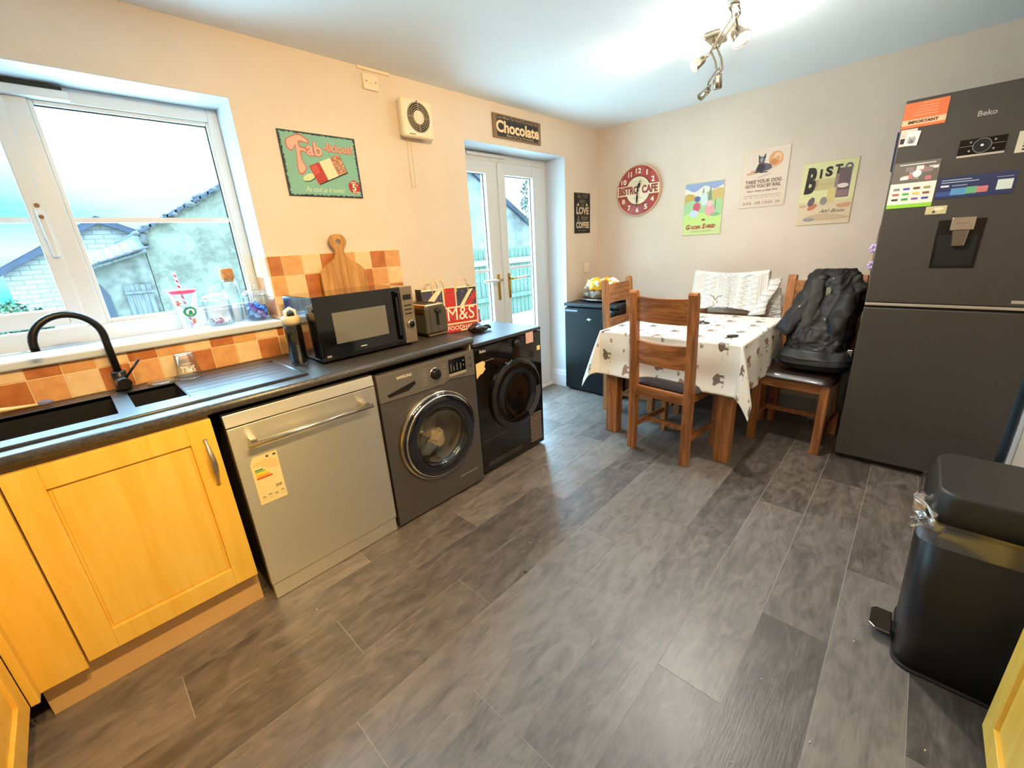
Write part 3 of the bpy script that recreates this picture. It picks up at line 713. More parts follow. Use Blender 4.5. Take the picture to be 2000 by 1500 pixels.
def zt_(x):
    P_ = [(.609, .694), (.82, .690), (.985, .690), (1.03, .705), (1.209, .685)]
    for (a, b), (c_, d_) in zip(P_, P_[1:]):
        if a <= x <= c_+1e-6: return b+(d_-b)*(x-a)/(c_-a)
    return .69
build('front_panel', holed_panel(.609, 1.209, .015, .694, zt_, -.62, -.59, .17), GRAPH, wm)
build('body', MB().box(.612, .625, -.59, -.03, .012, .83).box(1.193, 1.206, -.59, -.03, .012, .83).box(.625, 1.193, -.59, -.03, .80, .83).box(.625, 1.193, -.05, -.03, .012, .8).box(.625, 1.193, -.59, -.05, .012, .03), MATS['dark_grey_panel'], wm)
rr = random.Random(11); LA = [(232, 216, 186), (150, 138, 124), (84, 80, 80), (190, 172, 150), (90, 94, 108)]
for i, (x_, z_, y_, sx_, sz_) in enumerate([(.84, .46, -.50, .05, .035), (.93, .42, -.46, .08, .07), (.86, .36, -.48, .07, .05), (.97, .36, -.50, .06, .045), (.92, .31, -.48, .10, .04)]):
    mb = MB(); mb.ball((x_, y_, z_), sx_, .06, sz_, 20)
    mb.v = [v+Vector((noise.noise(v*22), noise.noise(v*22+Vector((5, 0, 0))), noise.noise(v*22+Vector((0, 7, 0)))))*.03 for v in mb.v]
    o = build('laundry', mb, mat('laundry_%d' % i, LA[i], .9)); tag(o, ['cream cloth showing at the left of the washing machine window', 'grey-brown cloth at the centre of the washing machine drum', 'dark charcoal cloth low at the left in the washing machine drum', 'taupe cloth low at the right in the washing machine drum', 'dark blue-grey cloth at the bottom of the washing machine drum'][i], 'laundry', 'laundry inside the washing machine')
build('filter_flap_line', MB().box(1.03, 1.165, -.6205, -.6195, .108, .111), MATS['pale_trim'], wm)
for x_ in (.65, 1.17): build('foot', MB().cyl((x_, -.55, 0), (x_, -.55, .015), .018), BLK, wm)

# tumble dryer
dy = thing('tumble_dryer', 'black tumble dryer by the french doors', 'tumble dryer', (1.54, -.3, 0))
build('body', MB().box(1.242, 1.836, -.565, -.075, .012, .832), BLK, dy, bevel=.004)
build('front_panel', MB().box(1.240, 1.837, -.592, -.566, .018, .828), BLKG, dy, bevel=.006)
build('top_panel', MB().box(1.238, 1.839, -.594, -.072, .832, .853), mat('black_satin_top', (34, 34, 37), .42, spec=1.), dy, bevel=.004)
dd = build('dryer_door', MB().lathe([(.232, 0), (.234, .008), (.226, .024), (.205, .030), (.165, .028), (.155, .02), (.10, .016), (0, .014)], (1.566, -.592, .465), (0, -1, 0), 64), BLKG, dy)
build('door_bevel_ring', MB().lathe([(.229, .021), (.222, .027), (.208, .0305)], (1.566, -.592, .465), (0, -1, 0), 64), mat('smoky_ring', (52, 52, 54), .15, .6), dd)
mb = MB()
mb.grid(lambda u, v: Vector((1.566+(.165+.045*v)*math.cos(R(-62+64*u)), -.592-.0315, .465+(.165+.045*v)*math.sin(R(-62+64*u)))), 20, 2)
build('door_grip', mb, mat('grey_grip', (84, 84, 86), .35, .4), dd)
fr = Fr((1.24, -.5935, 0), (1, 0, 0), (0, 0, 1))
text('Beko', fr, .065, .800, .05, .02, (190, 190, 188), dy, d=.0004, bold=.02)
art(fr, [((120, 120, 118), rc(.06, .735, .15, .739))]+[((70, 70, 72), rc(a_, .765+.013*i, a_+.032, .768+.013*i)) for a_ in (.28, .385) for i in range(5)], dy, 'programme_marks')
build('program_dial', MB().lathe([(0, 0), (.026, 0), (.022, .02), (0, .022)], (1.588, -.593, .79), (0, -1, 0), 32), BLK, dy)
mb = MB()
for k in range(13):
    for j in range(5): mb.box(1.695+j*.0235, 1.714+j*.0235, -.5945, -.592, .055+k*.0165, .066+k*.0165)
build('vent_grille', mb, mat('grille_grey', (120, 104, 92), .5), dy)
mb = MB()
for k in range(22): mb.box(1.285+k*.0145, 1.294+k*.0145, -.5945, -.592, .048, .082)
build('lower_grille', mb, mat('grille_dark', (62, 58, 56), .5), dy); build('flap_line', MB().box(1.25, 1.45, -.5938, -.592, .232, .234), MATS['grey_grip'], dy)
o = build('sticker', MB().box(1.685, 1.757, -.5945, -.5935, .765, .835), mat('pink_paper', (222, 176, 160), .6), dy); o['label'] = 'small square pale pink sticker'
build('sticker', MB().box(1.790, 1.822, -.5945, -.5935, .700, .730), mat('yellow_paper', (240, 214, 140), .6), dy)
mb = MB(); mb.prism([(1.243, .735), (1.300, .742), (1.318, .728), (1.308, .705), (1.316, .69), (1.290, .668), (1.27, .665), (1.243, .645)], 'y', -.595, -.5935)
o = build('torn_label', mb, mat('torn_paper', (236, 204, 140), .7), dy); o['label'] = 'torn cream label remnant'
for x_ in (1.29, 1.79): build('foot', MB().cyl((x_, -.53, 0), (x_, -.53, .016), .018), BLK, dy)
o = build('filler_panel', MB().box(1.2115, 1.219, -.59, -.03, .0, .861), mat('pale_side', (200, 180, 140), .6)); tag(o, 'thin pale panel carrying the worktop end beside the washing machine', 'panel')

# microwave
mw = thing('microwave', 'black and silver microwave on the worktop in front of the round-handled board', 'microwave', (.715, -.28, .899))
build('casing', MB().box(.46, .972, -.43, -.10, .916, 1.205), mat('black_enamel', (14, 14, 16), .12, coat=.6), mw, bevel=.005)
build('door_front', MB().box(.458, .900, -.452, -.431, .914, 1.206), BLKG, mw, bevel=.003)
build('door_window', MB().box(.535, .808, -.4535, -.4515, .985, 1.128), mat('window_grey', (122, 118, 108), .12, .3, coat=.4), mw)
build('control_strip', MB().box(.902, .974, -.452, -.431, .914, 1.206), mat('strip_steel', (166, 146, 122), .3, .8), mw, bevel=.002)
build('clock_display', MB().box(.914, .962, -.4535, -.4515, 1.138, 1.164), BLKG, mw)
mb = MB()
for k in range(3): mb.box(.916, .958, -.4535, -.4515, 1.064+k*.021, 1.070+k*.021)
build('touch_key', mb, BLK, mw)
dl = build('timer_dial', MB().lathe([(0, 0), (.019, 0), (.018, .012), (0, .012)], (.940, -.452, 1.012), (0, -1, 0), 28), BLK, mw)
build('dial_ring', MB().lathe([(.0185, 0), (.022, 0), (.021, .013), (.0175, .014)], (.940, -.452, 1.012), (0, -1, 0), 28), CHROME, dl)
build('door_handle', MB().box(.868, .886, -.482, -.474, .935, 1.185).box(.870, .884, -.475, -.451, .94, .96).box(.870, .884, -.475, -.451, 1.16, 1.18), BLKG, mw, bevel=.003)
art(Fr((.458, -.4525, 0), (1, 0, 0), (0, 0, 1)), [((200, 196, 186), rc(.189, .950, .221, .9545))], mw, 'maker_mark', base=.001)
art(Fr((.458, -.4525, 0), (1, 0, 0), (0, 0, 1)), [((120, 118, 112), rc(.02, .930, .042, .940))], mw, 'capacity_mark', base=.001)
for x_ in (.49, .94):
    for y_ in (-.41, -.13): build('foot', MB().cyl((x_, y_, .899), (x_, y_, .917), .012), BLK, mw)
# ================================================================ SMALL THINGS ON WORKTOP + SILL
WT = .899
# sports bottle
bt = thing('water_bottle', 'smoky grey plastic water bottle with a flip lid beside the microwave', 'bottle', (.405, -.315, WT))
L0 = (.405, -.315, WT)
build('bottle_body', MB().lathe([(0, .002), (.034, .002), (.038, .008), (.038, .165), (.036, .19), (.033, .195), (.031, .19), (.034, .165), (.034, .012), (0, .01)], L0, n=36), SMOKE, bt)
build('water', MB().lathe([(0, .012), (.033, .012), (.033, .085), (0, .085)], L0, n=32), m_glass('water_clear', (150, 158, 160), .03), bt)
build('collar', MB().lathe([(.033, .186), (.037, .188), (.037, .196), (.033, .196)], L0, n=36), mat('grey_band', (90, 88, 84), .4), bt)
ld = build('lid', MB().lathe([(.033, .194), (.039, .196), (.039, .224), (.036, .228), (0, .229)], L0, n=36), mat('cream_plastic', (224, 196, 154), .45), bt)
build('spout_cap', MB().tube([(.383, -.32, WT+.224), (.385, -.32, WT+.250), (.405, -.32, WT+.262), (.425, -.32, WT+.250), (.427, -.32, WT+.224)], .008, 10), mat('white_clip', (224, 226, 224), .4), ld)
build('spout', MB().box(.39, .42, -.332, -.300, WT+.226, WT+.244), BLK, ld, bevel=.005)
# paddle board leaning on the tiles behind the microwave
cb = thing('cutting_board', 'round paddle-shaped wooden board with a holed handle standing behind the microwave', 'chopping board', (.815, -.06, WT))
out = []
prof = [(.0, .0), (.10, .0), (.122, .03), (.127, .15), (.127, .30), (.125, .375), (.116, .405), (.092, .428), (.060, .447), (.036, .466), (.025, .488), (.026, .508), (.038, .526), (.046, .548), (.040, .570), (.024, .584), (0, .588)]
outer = smo([(a, b) for a, b in prof[1:]]+[(-a, b) for a, b in prof[-2:0:-1]], 4)
def leanp(a, b, d): 
    th = R(5); return Vector((.815+a, -.062+d*math.cos(th)+b*math.sin(th)*.55, WT+b*math.cos(th)))
hole = ell(0, .548, .015, n=len(outer))
n_ = len(outer)
# bridge outer outline to the hole
def ang(p): return math.atan2(p[1]-.548, p[0])
mb = MB(); me_o = [leanp(a, b, 0) for a, b in outer]; th_ = .018
mb2 = bmesh.new()
vo = [mb2.verts.new(leanp(a, b, 0)) for a, b in outer]; vh = [mb2.verts.new(leanp(a, b, 0)) for a, b in ell(0, .548, .015, n=20)]
eo = [mb2.edges.new((vo[i], vo[(i+1) % n_])) for i in range(n_)]; eh = [mb2.edges.new((vh[i], vh[(i+1) % 20])) for i in range(20)]
bmesh.ops.triangle_fill(mb2, use_beauty=True, edges=eo+eh)
r_ = bmesh.ops.extrude_face_region(mb2, geom=list(mb2.faces)); nv = [g for g in r_['geom'] if isinstance(g, bmesh.types.BMVert)]
bmesh.ops.translate(mb2, verts=nv, vec=(0, -.018, 0)); bmesh.ops.recalc_face_normals(mb2, faces=mb2.faces)
mb2.verts.index_update(); mbx = MB(); mbx.add([v.co.copy() for v in mb2.verts], [[v.index for v in f.verts] for f in mb2.faces]); mb2.free()
build('board', mbx, BOARDW, cb, bevel=.003)
# toaster
tt = thing('toaster', 'grey two-slot toaster with a silver top beside the microwave', 'toaster', (1.155, -.26, WT))
TG = mat('toaster_grey', (74, 70, 62), .4); TS = mat('toaster_steel', (214, 184, 144), .2, 1.)
x0, x1, y0, y1 = 1.078, 1.232, -.395, -.13
build('housing', MB().prism([(x0, .918), (x1, .918), (x1-.004, 1.052), (x1-.012, 1.072), (x0+.012, 1.072), (x0+.004, 1.052)], 'y', y0, y1), TG, tt, bevel=.01, seg=3)
build('steel_top', MB().prism([(x0-.001, 1.03), (x1+.001, 1.03), (x1-.004, 1.062), (x1-.014, 1.084), (x0+.014, 1.084), (x0+.004, 1.062)], 'y', y0+.012, y1-.012), TS, tt, bevel=.006)
build('end_panel', MB().prism([(x0+.030, .925), (x1-.030, .925), (x1-.030, 1.068), (x1-.040, 1.078), (x0+.040, 1.078), (x0+.030, 1.068)], 'y', y0-.006, y0+.015), TG, tt, bevel=.004)
build('bread_slot', MB().box(x0+.036, x0+.062, y0+.04, y1-.03, 1.0835, 1.0855).box(x1-.062, x1-.036, y0+.04, y1-.03, 1.0835, 1.0855), mat('slot_black', (12, 10, 10), .7), tt)
lv = build('lever_slot', MB().box(1.145, 1.165, y0-.0075, y0-.005, .965, 1.06), BLK, tt)
build('lever', MB().box(1.136, 1.174, y0-.028, y0-.007, 1.04, 1.054), BLK, lv, bevel=.003)
for k in range(3): build('push_button', MB().cyl((1.135+k*.020, y0-.006, .945), (1.135+k*.020, y0-.010, .945), .0062), CHROME, tt)
build('base', MB().box(x0+.01, x1-.01, y0+.01, y1-.01, WT, .920), BLK, tt); build('crumb_tray', MB().box(x0+.012, x1-.012, y0-.002, y0+.02, .907, .918), TS, tt, bevel=.002)
# shopping bag
bg = thing('shopping_bag', 'red white and blue printed paper carrier bag behind the toaster', 'shopping bag', (1.40, -.2, .854), R(0))
NAVY, RED, CRM = (64, 62, 84), (196, 46, 40), (240, 222, 178)
C0 = Vector((1.245, -.165, .855)); C1 = Vector((1.585, -.255, .855)); dz = Vector((0, 0, 1)); uu = (C1-C0).normalized(); nn = Vector((uu.y, -uu.x, 0)); nn = nn if nn.y < 0 else -nn
def BP(a, b, d): 
    wv = 0; return C0+uu*(a*(1+.10*b/.3)-.012*b/.3)+dz*b+nn*(-d+wv-.015*b/.3)
Wb, Hb, Db = .345, .285, .11
mb = MB()
mb.grid(lambda u, v: BP(u*Wb, v*(Hb+.0*u), 0), 16, 10); mb.grid(lambda u, v: BP(u*Wb, v*Hb*.97, Db), 16, 10)
mb.grid(lambda u, v: BP(0, v*Hb, u*Db)-uu*(.02*math.sin(math.pi*u)*v*-1), 6, 10, 1); mb.grid(lambda u, v: BP(Wb, v*Hb, u*Db)-uu*(.03*math.sin(math.pi*u)*v), 6, 10, 1); mb.grid(lambda u, v: BP(u*Wb, .003, v*Db), 4, 2)
body = build('bag_body', mb, [mat('bag_cream', (240, 224, 184), .6), mat('bag_dark', (48, 42, 44), .7)], bg, solid=.0015)
class BFr:
    O = None; N = nn
    def p(s, a, b, d=0.): return BP(a, b, 0)+nn*(d+.0016)
bf = BFr()
IT = [(NAVY, rc(.0, .0, Wb, Hb-.008)), (RED, rc(.135, .0, .205, Hb-.002)), (CRM, rc(.125, 0, .135, Hb-.002)), (CRM, rc(.205, 0, .213, Hb-.002)), (CRM, [(.213, .10), (.213, .14), (.30, Hb-.02), (.325, Hb-.02)]), (RED, [(.213, .09), (.225, .12), (.335, .255), (.345, .22), (.26, .09)]),
      (CRM, rc(0, .155, Wb, .165)), (RED, rc(.0, .06, Wb, .155)), (RED, rc(0, .0, Wb, .05)), (CRM, rc(0, .05, Wb, .06)), (CRM, [(0, .165), (0, .19), (.09, Hb-.01), (.125, Hb-.01), (.03, .165)]), (CRM, rc(.225, .003, Wb, .012))]
IT = [((c), [(a+.0, b) for a, b in p]) for c, p in IT]
mbp = MB(); ms = []
for L, (c_, poly) in enumerate(IT):
    m_ = ink(c_); 
    if m_ not in ms: ms.append(m_)
    # subdivide edges by clipping polygon into a fan grid: simple ngon is fine on this nearly flat face
    mbp.add([bf.p(a, b, .00015*(L+1)) for a, b in poly], [tuple(range(len(poly)))], ms.index(m_))
build('printed_flag', mbp, ms, bg, recalc=False)
rr = random.Random(4); mb = MB()
for _ in range(150):
    a, b = rr.uniform(.01, Wb-.01), rr.uniform(.01, Hb-.02); k = .0028; c = bf.p(a, b, .0022); mb.add([c-uu*k, c+dz*k, c+uu*k, c-dz*k], [(0, 1, 2, 3)])
build('printed_dots', mb, ink((170, 160, 168)), bg, recalc=False)
text('M&S', bf, .235, .118, .185, .085, (250, 240, 214), bg, d=.0026, bold=.0)
text('FOODHALL', bf, .235, .028, .20, .028, (250, 240, 214), bg, d=.0026, bold=.01)
for a0 in (.10, .25):
    for d_ in (.0, Db):
        if d_ and a0 > .2: continue
        build('bag_handle', MB().tube([BP(a0-.035, Hb-.03, d_-.003), BP(a0-.033, Hb+.025, d_), BP(a0-.012, Hb+.052, d_), BP(a0+.02, Hb+.052, d_), BP(a0+.038, Hb+.025, d_), BP(a0+.04, Hb-.03, d_-.003)], .0075, 8, flat=.35), mat('paper_handle', (240, 214, 150), .7), bg)
# dark crumpled glove next to the bag
def crumple(mb, amp, fr_, seed=0):
    o = Vector((seed*3.1, seed*1.7, seed)); mb.v = [v+Vector((noise.noise(v*fr_+o), noise.noise(v*fr_+o+Vector((9, 0, 0))), noise.noise(v*fr_+o+Vector((0, 9, 0)))))*amp for v in mb.v]; return mb
mb = crumple(MB().ball((1.515, -.345, .878), .085, .05, .024, 28), .022, 24, 2); 
for v in mb.v: v.z = max(v.z, .8535)
o = build('leather_glove', mb, mat('crumpled_black_leather', (38, 26, 24), .3, coat=.3)); tag(o, 'crumpled dark leather glove lying on the dryer in front of the carrier bag', 'glove')
mb = MB().lathe([(.030, 0), (.030, .01), (.011, .125), (0, .13)], (1.845, -.03, .0), n=20)
mb = MB(); mb.prism([(1.795, .70), (1.822, .70), (1.838, .86), (1.822, .945), (1.800, .90)], 'y', .02, .05)
# red cleaning bottle standing behind the dryer
rb = thing('cleaning_bottle', 'slim red bottle behind the dryer at the left edge of the french doors', 'bottle', (1.868, .05, 0))
build('bottle_body', MB().lathe([(0, 0), (.036, 0), (.038, .02), (.038, .72), (.03, .79), (.014, .86), (.012, .90), (0, .905)], (1.868, .05, .0), n=24), mat('red_plastic', (206, 24, 40), .35), rb)
build('cap', MB().cyl((1.868, .05, .90), (1.868, .05, .93), .014), mat('red_cap', (170, 20, 34), .4), rb)

# tumbler with SPILL print, upside down, and a glass lid on the drainer edge
tg = thing('upturned_glass', 'clear upturned tumbler printed SPILL on the drainer', 'glass', (.012, -.115, .905))
G0 = (.012, -.115, .9055)
build('tumbler', MB().lathe([(.046, 0), (.048, .002), (.036, .108), (.034, .111), (0, .111)], G0, n=40).lathe([(.044, .001), (.033, .104), (0, .104)], G0, n=40), CLEARP, tg)
build('rim', MB().lathe([(.0445, 0), (.050, .001), (.050, .005), (.0455, .006), (.0445, 0)], G0, n=40), m_glass('rim_clear', (225, 235, 235), .25, .4), tg)
class CylFr:
    def __init__(s, c, r0, r1, h0, h1, ang_, flip=False): s.c, s.r0, s.r1, s.h0, s.h1, s.a, s.f = Vector(c), r0, r1, h0, h1, ang_, flip
    def p(s, a, b, d=0.):
        if s.f: a, b = -a, -b
        t_ = (b-s.h0)/(s.h1-s.h0) if not s.f else (b-s.h0)/(s.h1-s.h0); r_ = s.r0+(s.r1-s.r0)*t_+d; th = s.a+a/s.r0
        return s.c+Vector((r_*math.cos(th), r_*math.sin(th), b))
cf = CylFr(G0, .0475, .036, 0, .11, math.atan2(-2.24, -.29), True)
text('SPILL', cf, 0, -.045, .058, .026, (244, 240, 230), tg, d=.001, bold=.01)
art(cf, [((244, 240, 230), rc(-.018+.012*k, -.0705, -.009+.012*k, -.068)) for k in range(3)], tg, 'small_print', step=.0, base=.001)
gl = thing('glass_saucer', 'small clear round glass lid lying next to the upturned tumbler', 'saucer', (-.088, -.105, .9055))
build('disc', MB().lathe([(0, .003), (.03, .003), (.042, .002), (.045, .006), (.040, .010), (0, .012)], (-.088, -.105, .9055), n=36), CLEARP, gl)
build('rim', MB().lathe([(.042, .002), (.047, .003), (.046, .009), (.041, .009), (.042, .002)], (-.088, -.105, .9055), n=36), MATS['rim_clear'], gl)
br = thing('washing_up_brush', 'pale washing-up brush with a grey end lying behind the sink bowl', 'brush', (-.50, -.095, .908))
build('brush_handle', MB().tube([(-.66, -.10, .935), (-.58, -.098, .932), (-.50, -.095, .925), (-.44, -.092, .920)], [.020, .022, .012, .008], 12, flat=.5), mat('pale_wood', (232, 196, 128), .6), br)
build('brush_end', MB().ball((-.425, -.092, .922), .022, .014, .011, 14), mat('grey_bristle', (120, 118, 140), .8), br)

# on the sill
SZ = 1.0805
cu = thing('festive_cup', 'clear tapered cup with pink lid, striped straw and gingerbread prints', 'cup', (.108, .125, SZ))
C_ = (.108, .125, SZ)
build('cup_body', MB().lathe([(0, .003), (.030, .003), (.032, 0), (.034, .006), (.052, .172), (.050, .172), (.032, .008), (0, .006)], C_, n=40), m_glass('frosted_cup', (232, 244, 246), .10, .3), cu)
build('cup_lid', MB().lathe([(.048, .168), (.056, .172), (.057, .182), (.053, .186), (.012, .187), (0, .187)], C_, n=40), mat('pink_lid', (246, 90, 140), .35), cu)
def straw_mat():
    m, t, p = new_mat('striped_straw'); x, y, z = t.sep(t.coord('Object')); f = ((z*42.)+x*30.).frac().lt(.45)
    put(t, p.inputs['Base Color'], t.mix(f, (250, 236, 238), (206, 30, 60))); p.inputs['Roughness'].default_value = .35; return m
build('straw', MB().cyl((.112, .125, SZ+.02), (.100, .125, SZ+.265), .005, n=12), straw_mat(), cu)
cf = CylFr(C_, .034, .0525, 0, .175, math.atan2(-2.48, -.38)); 
GB = (196, 104, 58)
def ginger(cx_, cy_, k=1.): return [(GB, ell(cx_, cy_+.010*k, .005*k, n=12)), (GB, smo([(cx_-.012*k, cy_+.004*k), (cx_+.012*k, cy_+.004*k), (cx_+.004*k, cy_-.002*k), (cx_+.008*k, cy_-.014*k), (cx_, cy_-.008*k), (cx_-.008*k, cy_-.014*k), (cx_-.004*k, cy_-.002*k)], 3))]
art(cf, ginger(-.020, .125)+ginger(.014, .040)+[((24, 140, 96), ell(.008, .085, .021, .023)), ((240, 250, 246), ell(.008, .085, .013, .015)), ((24, 140, 96), ell(.008, .086, .0055, .007, n=12)), ((240, 250, 246), rc(.0, .078, .016, .0795)), ((40, 120, 90), [(.003, .084), (.013, .084), (.016, .072), (.0, .072)]), ((180, 150, 210), rc(-.002, .012, .002, .04)), ((206, 90, 110), rc(.028, .120, .0305, .14)), ((206, 90, 110), rc(.024, .138, .0305, .141))], cu, 'printed_pattern', step=.0002, base=.0015)
def jar(x, y, lab, h=.125, r=.058):
    j = thing('glass_jar', lab, 'jar', (x, y, SZ)); c = (x, y, SZ)
    build('jar_body', MB().lathe([(0, .002), (r*.85, .002), (r, .012), (r, h-.03), (r*.93, h-.008), (r*.86, h), (r*.84, h), (r*.9, h-.012), (r*.95, h-.03), (r*.95, .014), (r*.8, .008), (0, .008)], c, n=44), GLASS, j)
    build('jar_lid', MB().lathe([(r*.84, h-.004), (r*1.06, h+.002), (r*1.06, h+.008), (r*.8, h+.020), (r*.3, h+.030), (r*.16, h+.032), (r*.14, h+.038), (r*.26, h+.044), (r*.24, h+.054), (0, h+.058)], c, n=44), m_glass('jar_lid_glass', (176, 222, 224), .12, .5), j)
    return j
jar(.232, .125, 'glass jar with a few foil-wrapped pieces, between cup and blue-filled jar'); jar(.400, .12, 'glass jar of blue and purple capsules at the right end of the sill')
rr = random.Random(21)
def wrapped(i, c, col, k, rot):
    mb = MB(); u = Vector((math.cos(rot), math.sin(rot), .2)).normalized(); c = Vector(c)
    mb.lathe([(.009, -.020), (.003, -.011), (.009, -.008), (.011, 0), (.009, .008), (.003, .011), (.009, .020)], c, u, 10); return mb
names = []
cols = [((226, 214, 206), 'cream'), ((208, 166, 140), 'tan'), ((60, 60, 110), 'navy'), ((232, 226, 226), 'white'), ((170, 80, 100), 'pink')]
for i in range(7):
    a = i*2*math.pi/6; r_ = .030 if i < 6 else 0
    c, nm = cols[i % 5]
    o = build('wrapped_sweet', wrapped(i, (.232+r_*math.cos(a), .125+r_*math.sin(a), SZ+.022+(.012 if i == 6 else 0)), c, 1, a+1.2), mat('sweet_'+nm, c, .3, .2))
    tag(o, 'small foil-wrapped sweet lying at the bottom of the left glass jar', 'sweet', 'wrapped sweets in the left glass jar')
k = 0; BL = [(40, 110, 220), (30, 70, 180), (90, 70, 170), (24, 30, 80), (110, 170, 240), (130, 100, 190)]
for lay in range(4):
    for i in range(7 if lay < 3 else 4):
        a = i*2*math.pi/6+lay*.5; r_ = .034 if i < 6 else 0
        c = Vector((.40+r_*math.cos(a), .12+r_*math.sin(a), SZ+.020+lay*.019)); ax = Vector((rr.uniform(-1, 1), rr.uniform(-1, 1), rr.uniform(-.2, 1))).normalized()
        o = build('capsule', MB().lathe([(0, -.009), (.009, -.009), (.012, .006), (.0155, .008), (.0155, .0095), (0, .0095)], c, ax, 14), mat('capsule_%d' % (k % 6), BL[k % 6], .25, .3))
        tag(o, 'shiny blue or purple capsule in the right glass jar', 'capsule', 'capsules filling the right glass jar'); k += 1
ct = thing('corked_bottle', 'tall clear bottle with a wide cork standing behind the glass jars', 'bottle', (.318, .180, SZ)); c = (.318, .180, SZ)
build('bottle_body', MB().lathe([(0, .003), (.026, .003), (.028, .01), (.035, .15), (.035, .19), (.031, .21), (.027, .215), (.025, .215), (.029, .205), (.032, .19), (.026, .012), (0, .01)], c, n=36), GLASS, ct)
build('cork', MB().lathe([(0, .20), (.024, .20), (.026, .215), (.030, .216), (.030, .258), (.027, .266), (0, .267)], c, n=30), mat('cork', (192, 128, 74), .8, var=.2, vs=60), ct)

# ================================================================ ON THE WALLS
def plate(name, lab, cat, x0, x1, z0, z1, m, th=.004, parent_name=None, back=False, bevel=.002):
    """tin plate on the window wall (y=0) or on the far wall (x=XB, then x0,x1 are y values, right = -y)"""
    if not back:
        t_ = thing(name, lab, cat, ((x0+x1)/2, -.002, z0)); o = build('plate', MB().box(x0, x1, -.002-th, -.002, z0, z1), m, t_, bevel=bevel); return t_, wallL(x0, z0, -.002-th)
    t_ = thing(name, lab, cat, (XB-.002, (x0+x1)/2, z0)); o = build('plate', MB().box(XB-.002-th, XB-.002, x1, x0, z0, z1), m, t_, bevel=bevel); return t_, wallB(x0, z0, XB-.002-th)
# ice lolly tin sign
sg, f = plate('lolly_sign', 'teal tin sign picturing a striped ice lolly, left of the fan', 'tin sign', .632, 1.03, 1.672, 1.968, m_worn('worn_teal_tin', (126, 178, 158), (24, 40, 52), wid=.045))
W_, H_ = .398, .296
PK, PKD = (236, 170, 150), (186, 104, 92)
def rot2(p, c, a): 
    ca, sa = math.cos(R(a)), math.sin(R(a)); return [(c[0]+(x-c[0])*ca-(y-c[1])*sa, c[1]+(x-c[0])*sa+(y-c[1])*ca) for x, y in p]
lc = (.225, .135); IT = []
def lol(x0, x1, y0, y1): return rot2([(lc[0]+x0, lc[1]+y0), (lc[0]+x1, lc[1]+y0), (lc[0]+x1, lc[1]+y1), (lc[0]+x0, lc[1]+y1)], lc, 22)
IT = [((30, 40, 42), rot2([(lc[0]+a+.004, lc[1]+b-.006) for a, b in [(-.09, -.045), (.09, -.045), (.09, .045), (-.09, .045)]], lc, 22)), ((30, 70, 60), rot2(ell(lc[0]-.118, lc[1]-.006, .034, .014), lc, 22)), ((206, 214, 160), rot2(ell(lc[0]-.118, lc[1], .034, .015), lc, 22)),
      ((176, 54, 44), lol(-.09, -.03, -.045, .045)), ((196, 84, 70), lol(-.085, -.05, .0, .040)), ((232, 216, 176), lol(-.03, .035, -.045, .045)), ((180, 128, 100), lol(.035, .092, -.045, .045)), ((166, 48, 36), ell(.355, .055, .034)),
      (PKD, smo([(.05, .265), (.03, .25), (.032, .215), (.055, .205), (.075, .225), (.065, .12), (.085, .10), (.115, .135), (.10, .16), (.10, .205), (.13, .2), (.125, .225), (.10, .23), (.10, .25), (.14, .245), (.145, .262), (.10, .285)], 3)),
      (PK, smo([(.053, .262), (.036, .248), (.038, .22), (.055, .211), (.078, .232), (.07, .125), (.084, .108), (.109, .135), (.095, .16), (.094, .211), (.124, .206), (.12, .220), (.094, .225), (.094, .255), (.135, .250), (.138, .258), (.10, .279)], 3))]
rr = random.Random(9)
for _ in range(42):
    a, b = rr.uniform(.04, .086), rr.uniform(-.04, .04); c_ = rot2([(lc[0]+a, lc[1]+b)], lc, 22)[0]
    IT.append((rr.choice([(236, 200, 160), (110, 70, 60), (206, 120, 90)]), rot2([(c_[0]-.006, c_[1]-.0013), (c_[0]+.006, c_[1]-.0013), (c_[0]+.006, c_[1]+.0013), (c_[0]-.006, c_[1]+.0013)], c_, rr.uniform(0, 180))))
IT.append(((80, 110, 100), rc(-.01, -.01, -.009, -.009))); IT.pop()
art(f, IT, sg)
text('ab', f, .165, .222, .085, .068, PKD, sg, d=.0022, bold=.06); text('ab', f, .165, .223, .078, .062, PK, sg, d=.0026, bold=.02)
text('-licious!', f, .295, .238, .16, .045, PKD, sg, d=.0022, bold=.05); text('-licious!', f, .295, .239, .155, .041, PK, sg, d=.0026, bold=.01)
text('As cool as it looks!', f, .19, .035, .21, .024, (206, 222, 186), sg, d=.0022, shear=.4)
text('5', f, .352, .053, .022, .036, (244, 228, 200), sg, d=.0022, bold=.03); text('D', f, .371, .064, .008, .010, (244, 228, 200), sg, d=.0022, bold=.03); text('ONLY', f, .352, .078, .034, .009, (244, 228, 200), sg, d=.0022, bold=.03); text('EACH', f, .358, .029, .034, .009, (244, 228, 200), sg, d=.0022, bold=.03)
# chocolate sign
sg, f = plate('chocolate_sign', 'long dark wooden-look sign reading Chocolate above the french doors', 'wall sign', 2.10, 2.622, 2.106, 2.258, m_worn('worn_black_board', (44, 34, 28), (134, 104, 74), wid=.10, sc_=14.), th=.012)
text('Chocolate', f, .261, .074, .47, .078, (244, 210, 160), sg, d=.0012, bold=.035); text('Love Makes The World Go Around, But', f, .261, .130, .44, .022, (176, 150, 112), sg, d=.001, bold=.01); text('Makes The Trip Worthwhile', f, .28, .020, .30, .020, (196, 170, 126), sg, d=.001, bold=.01)
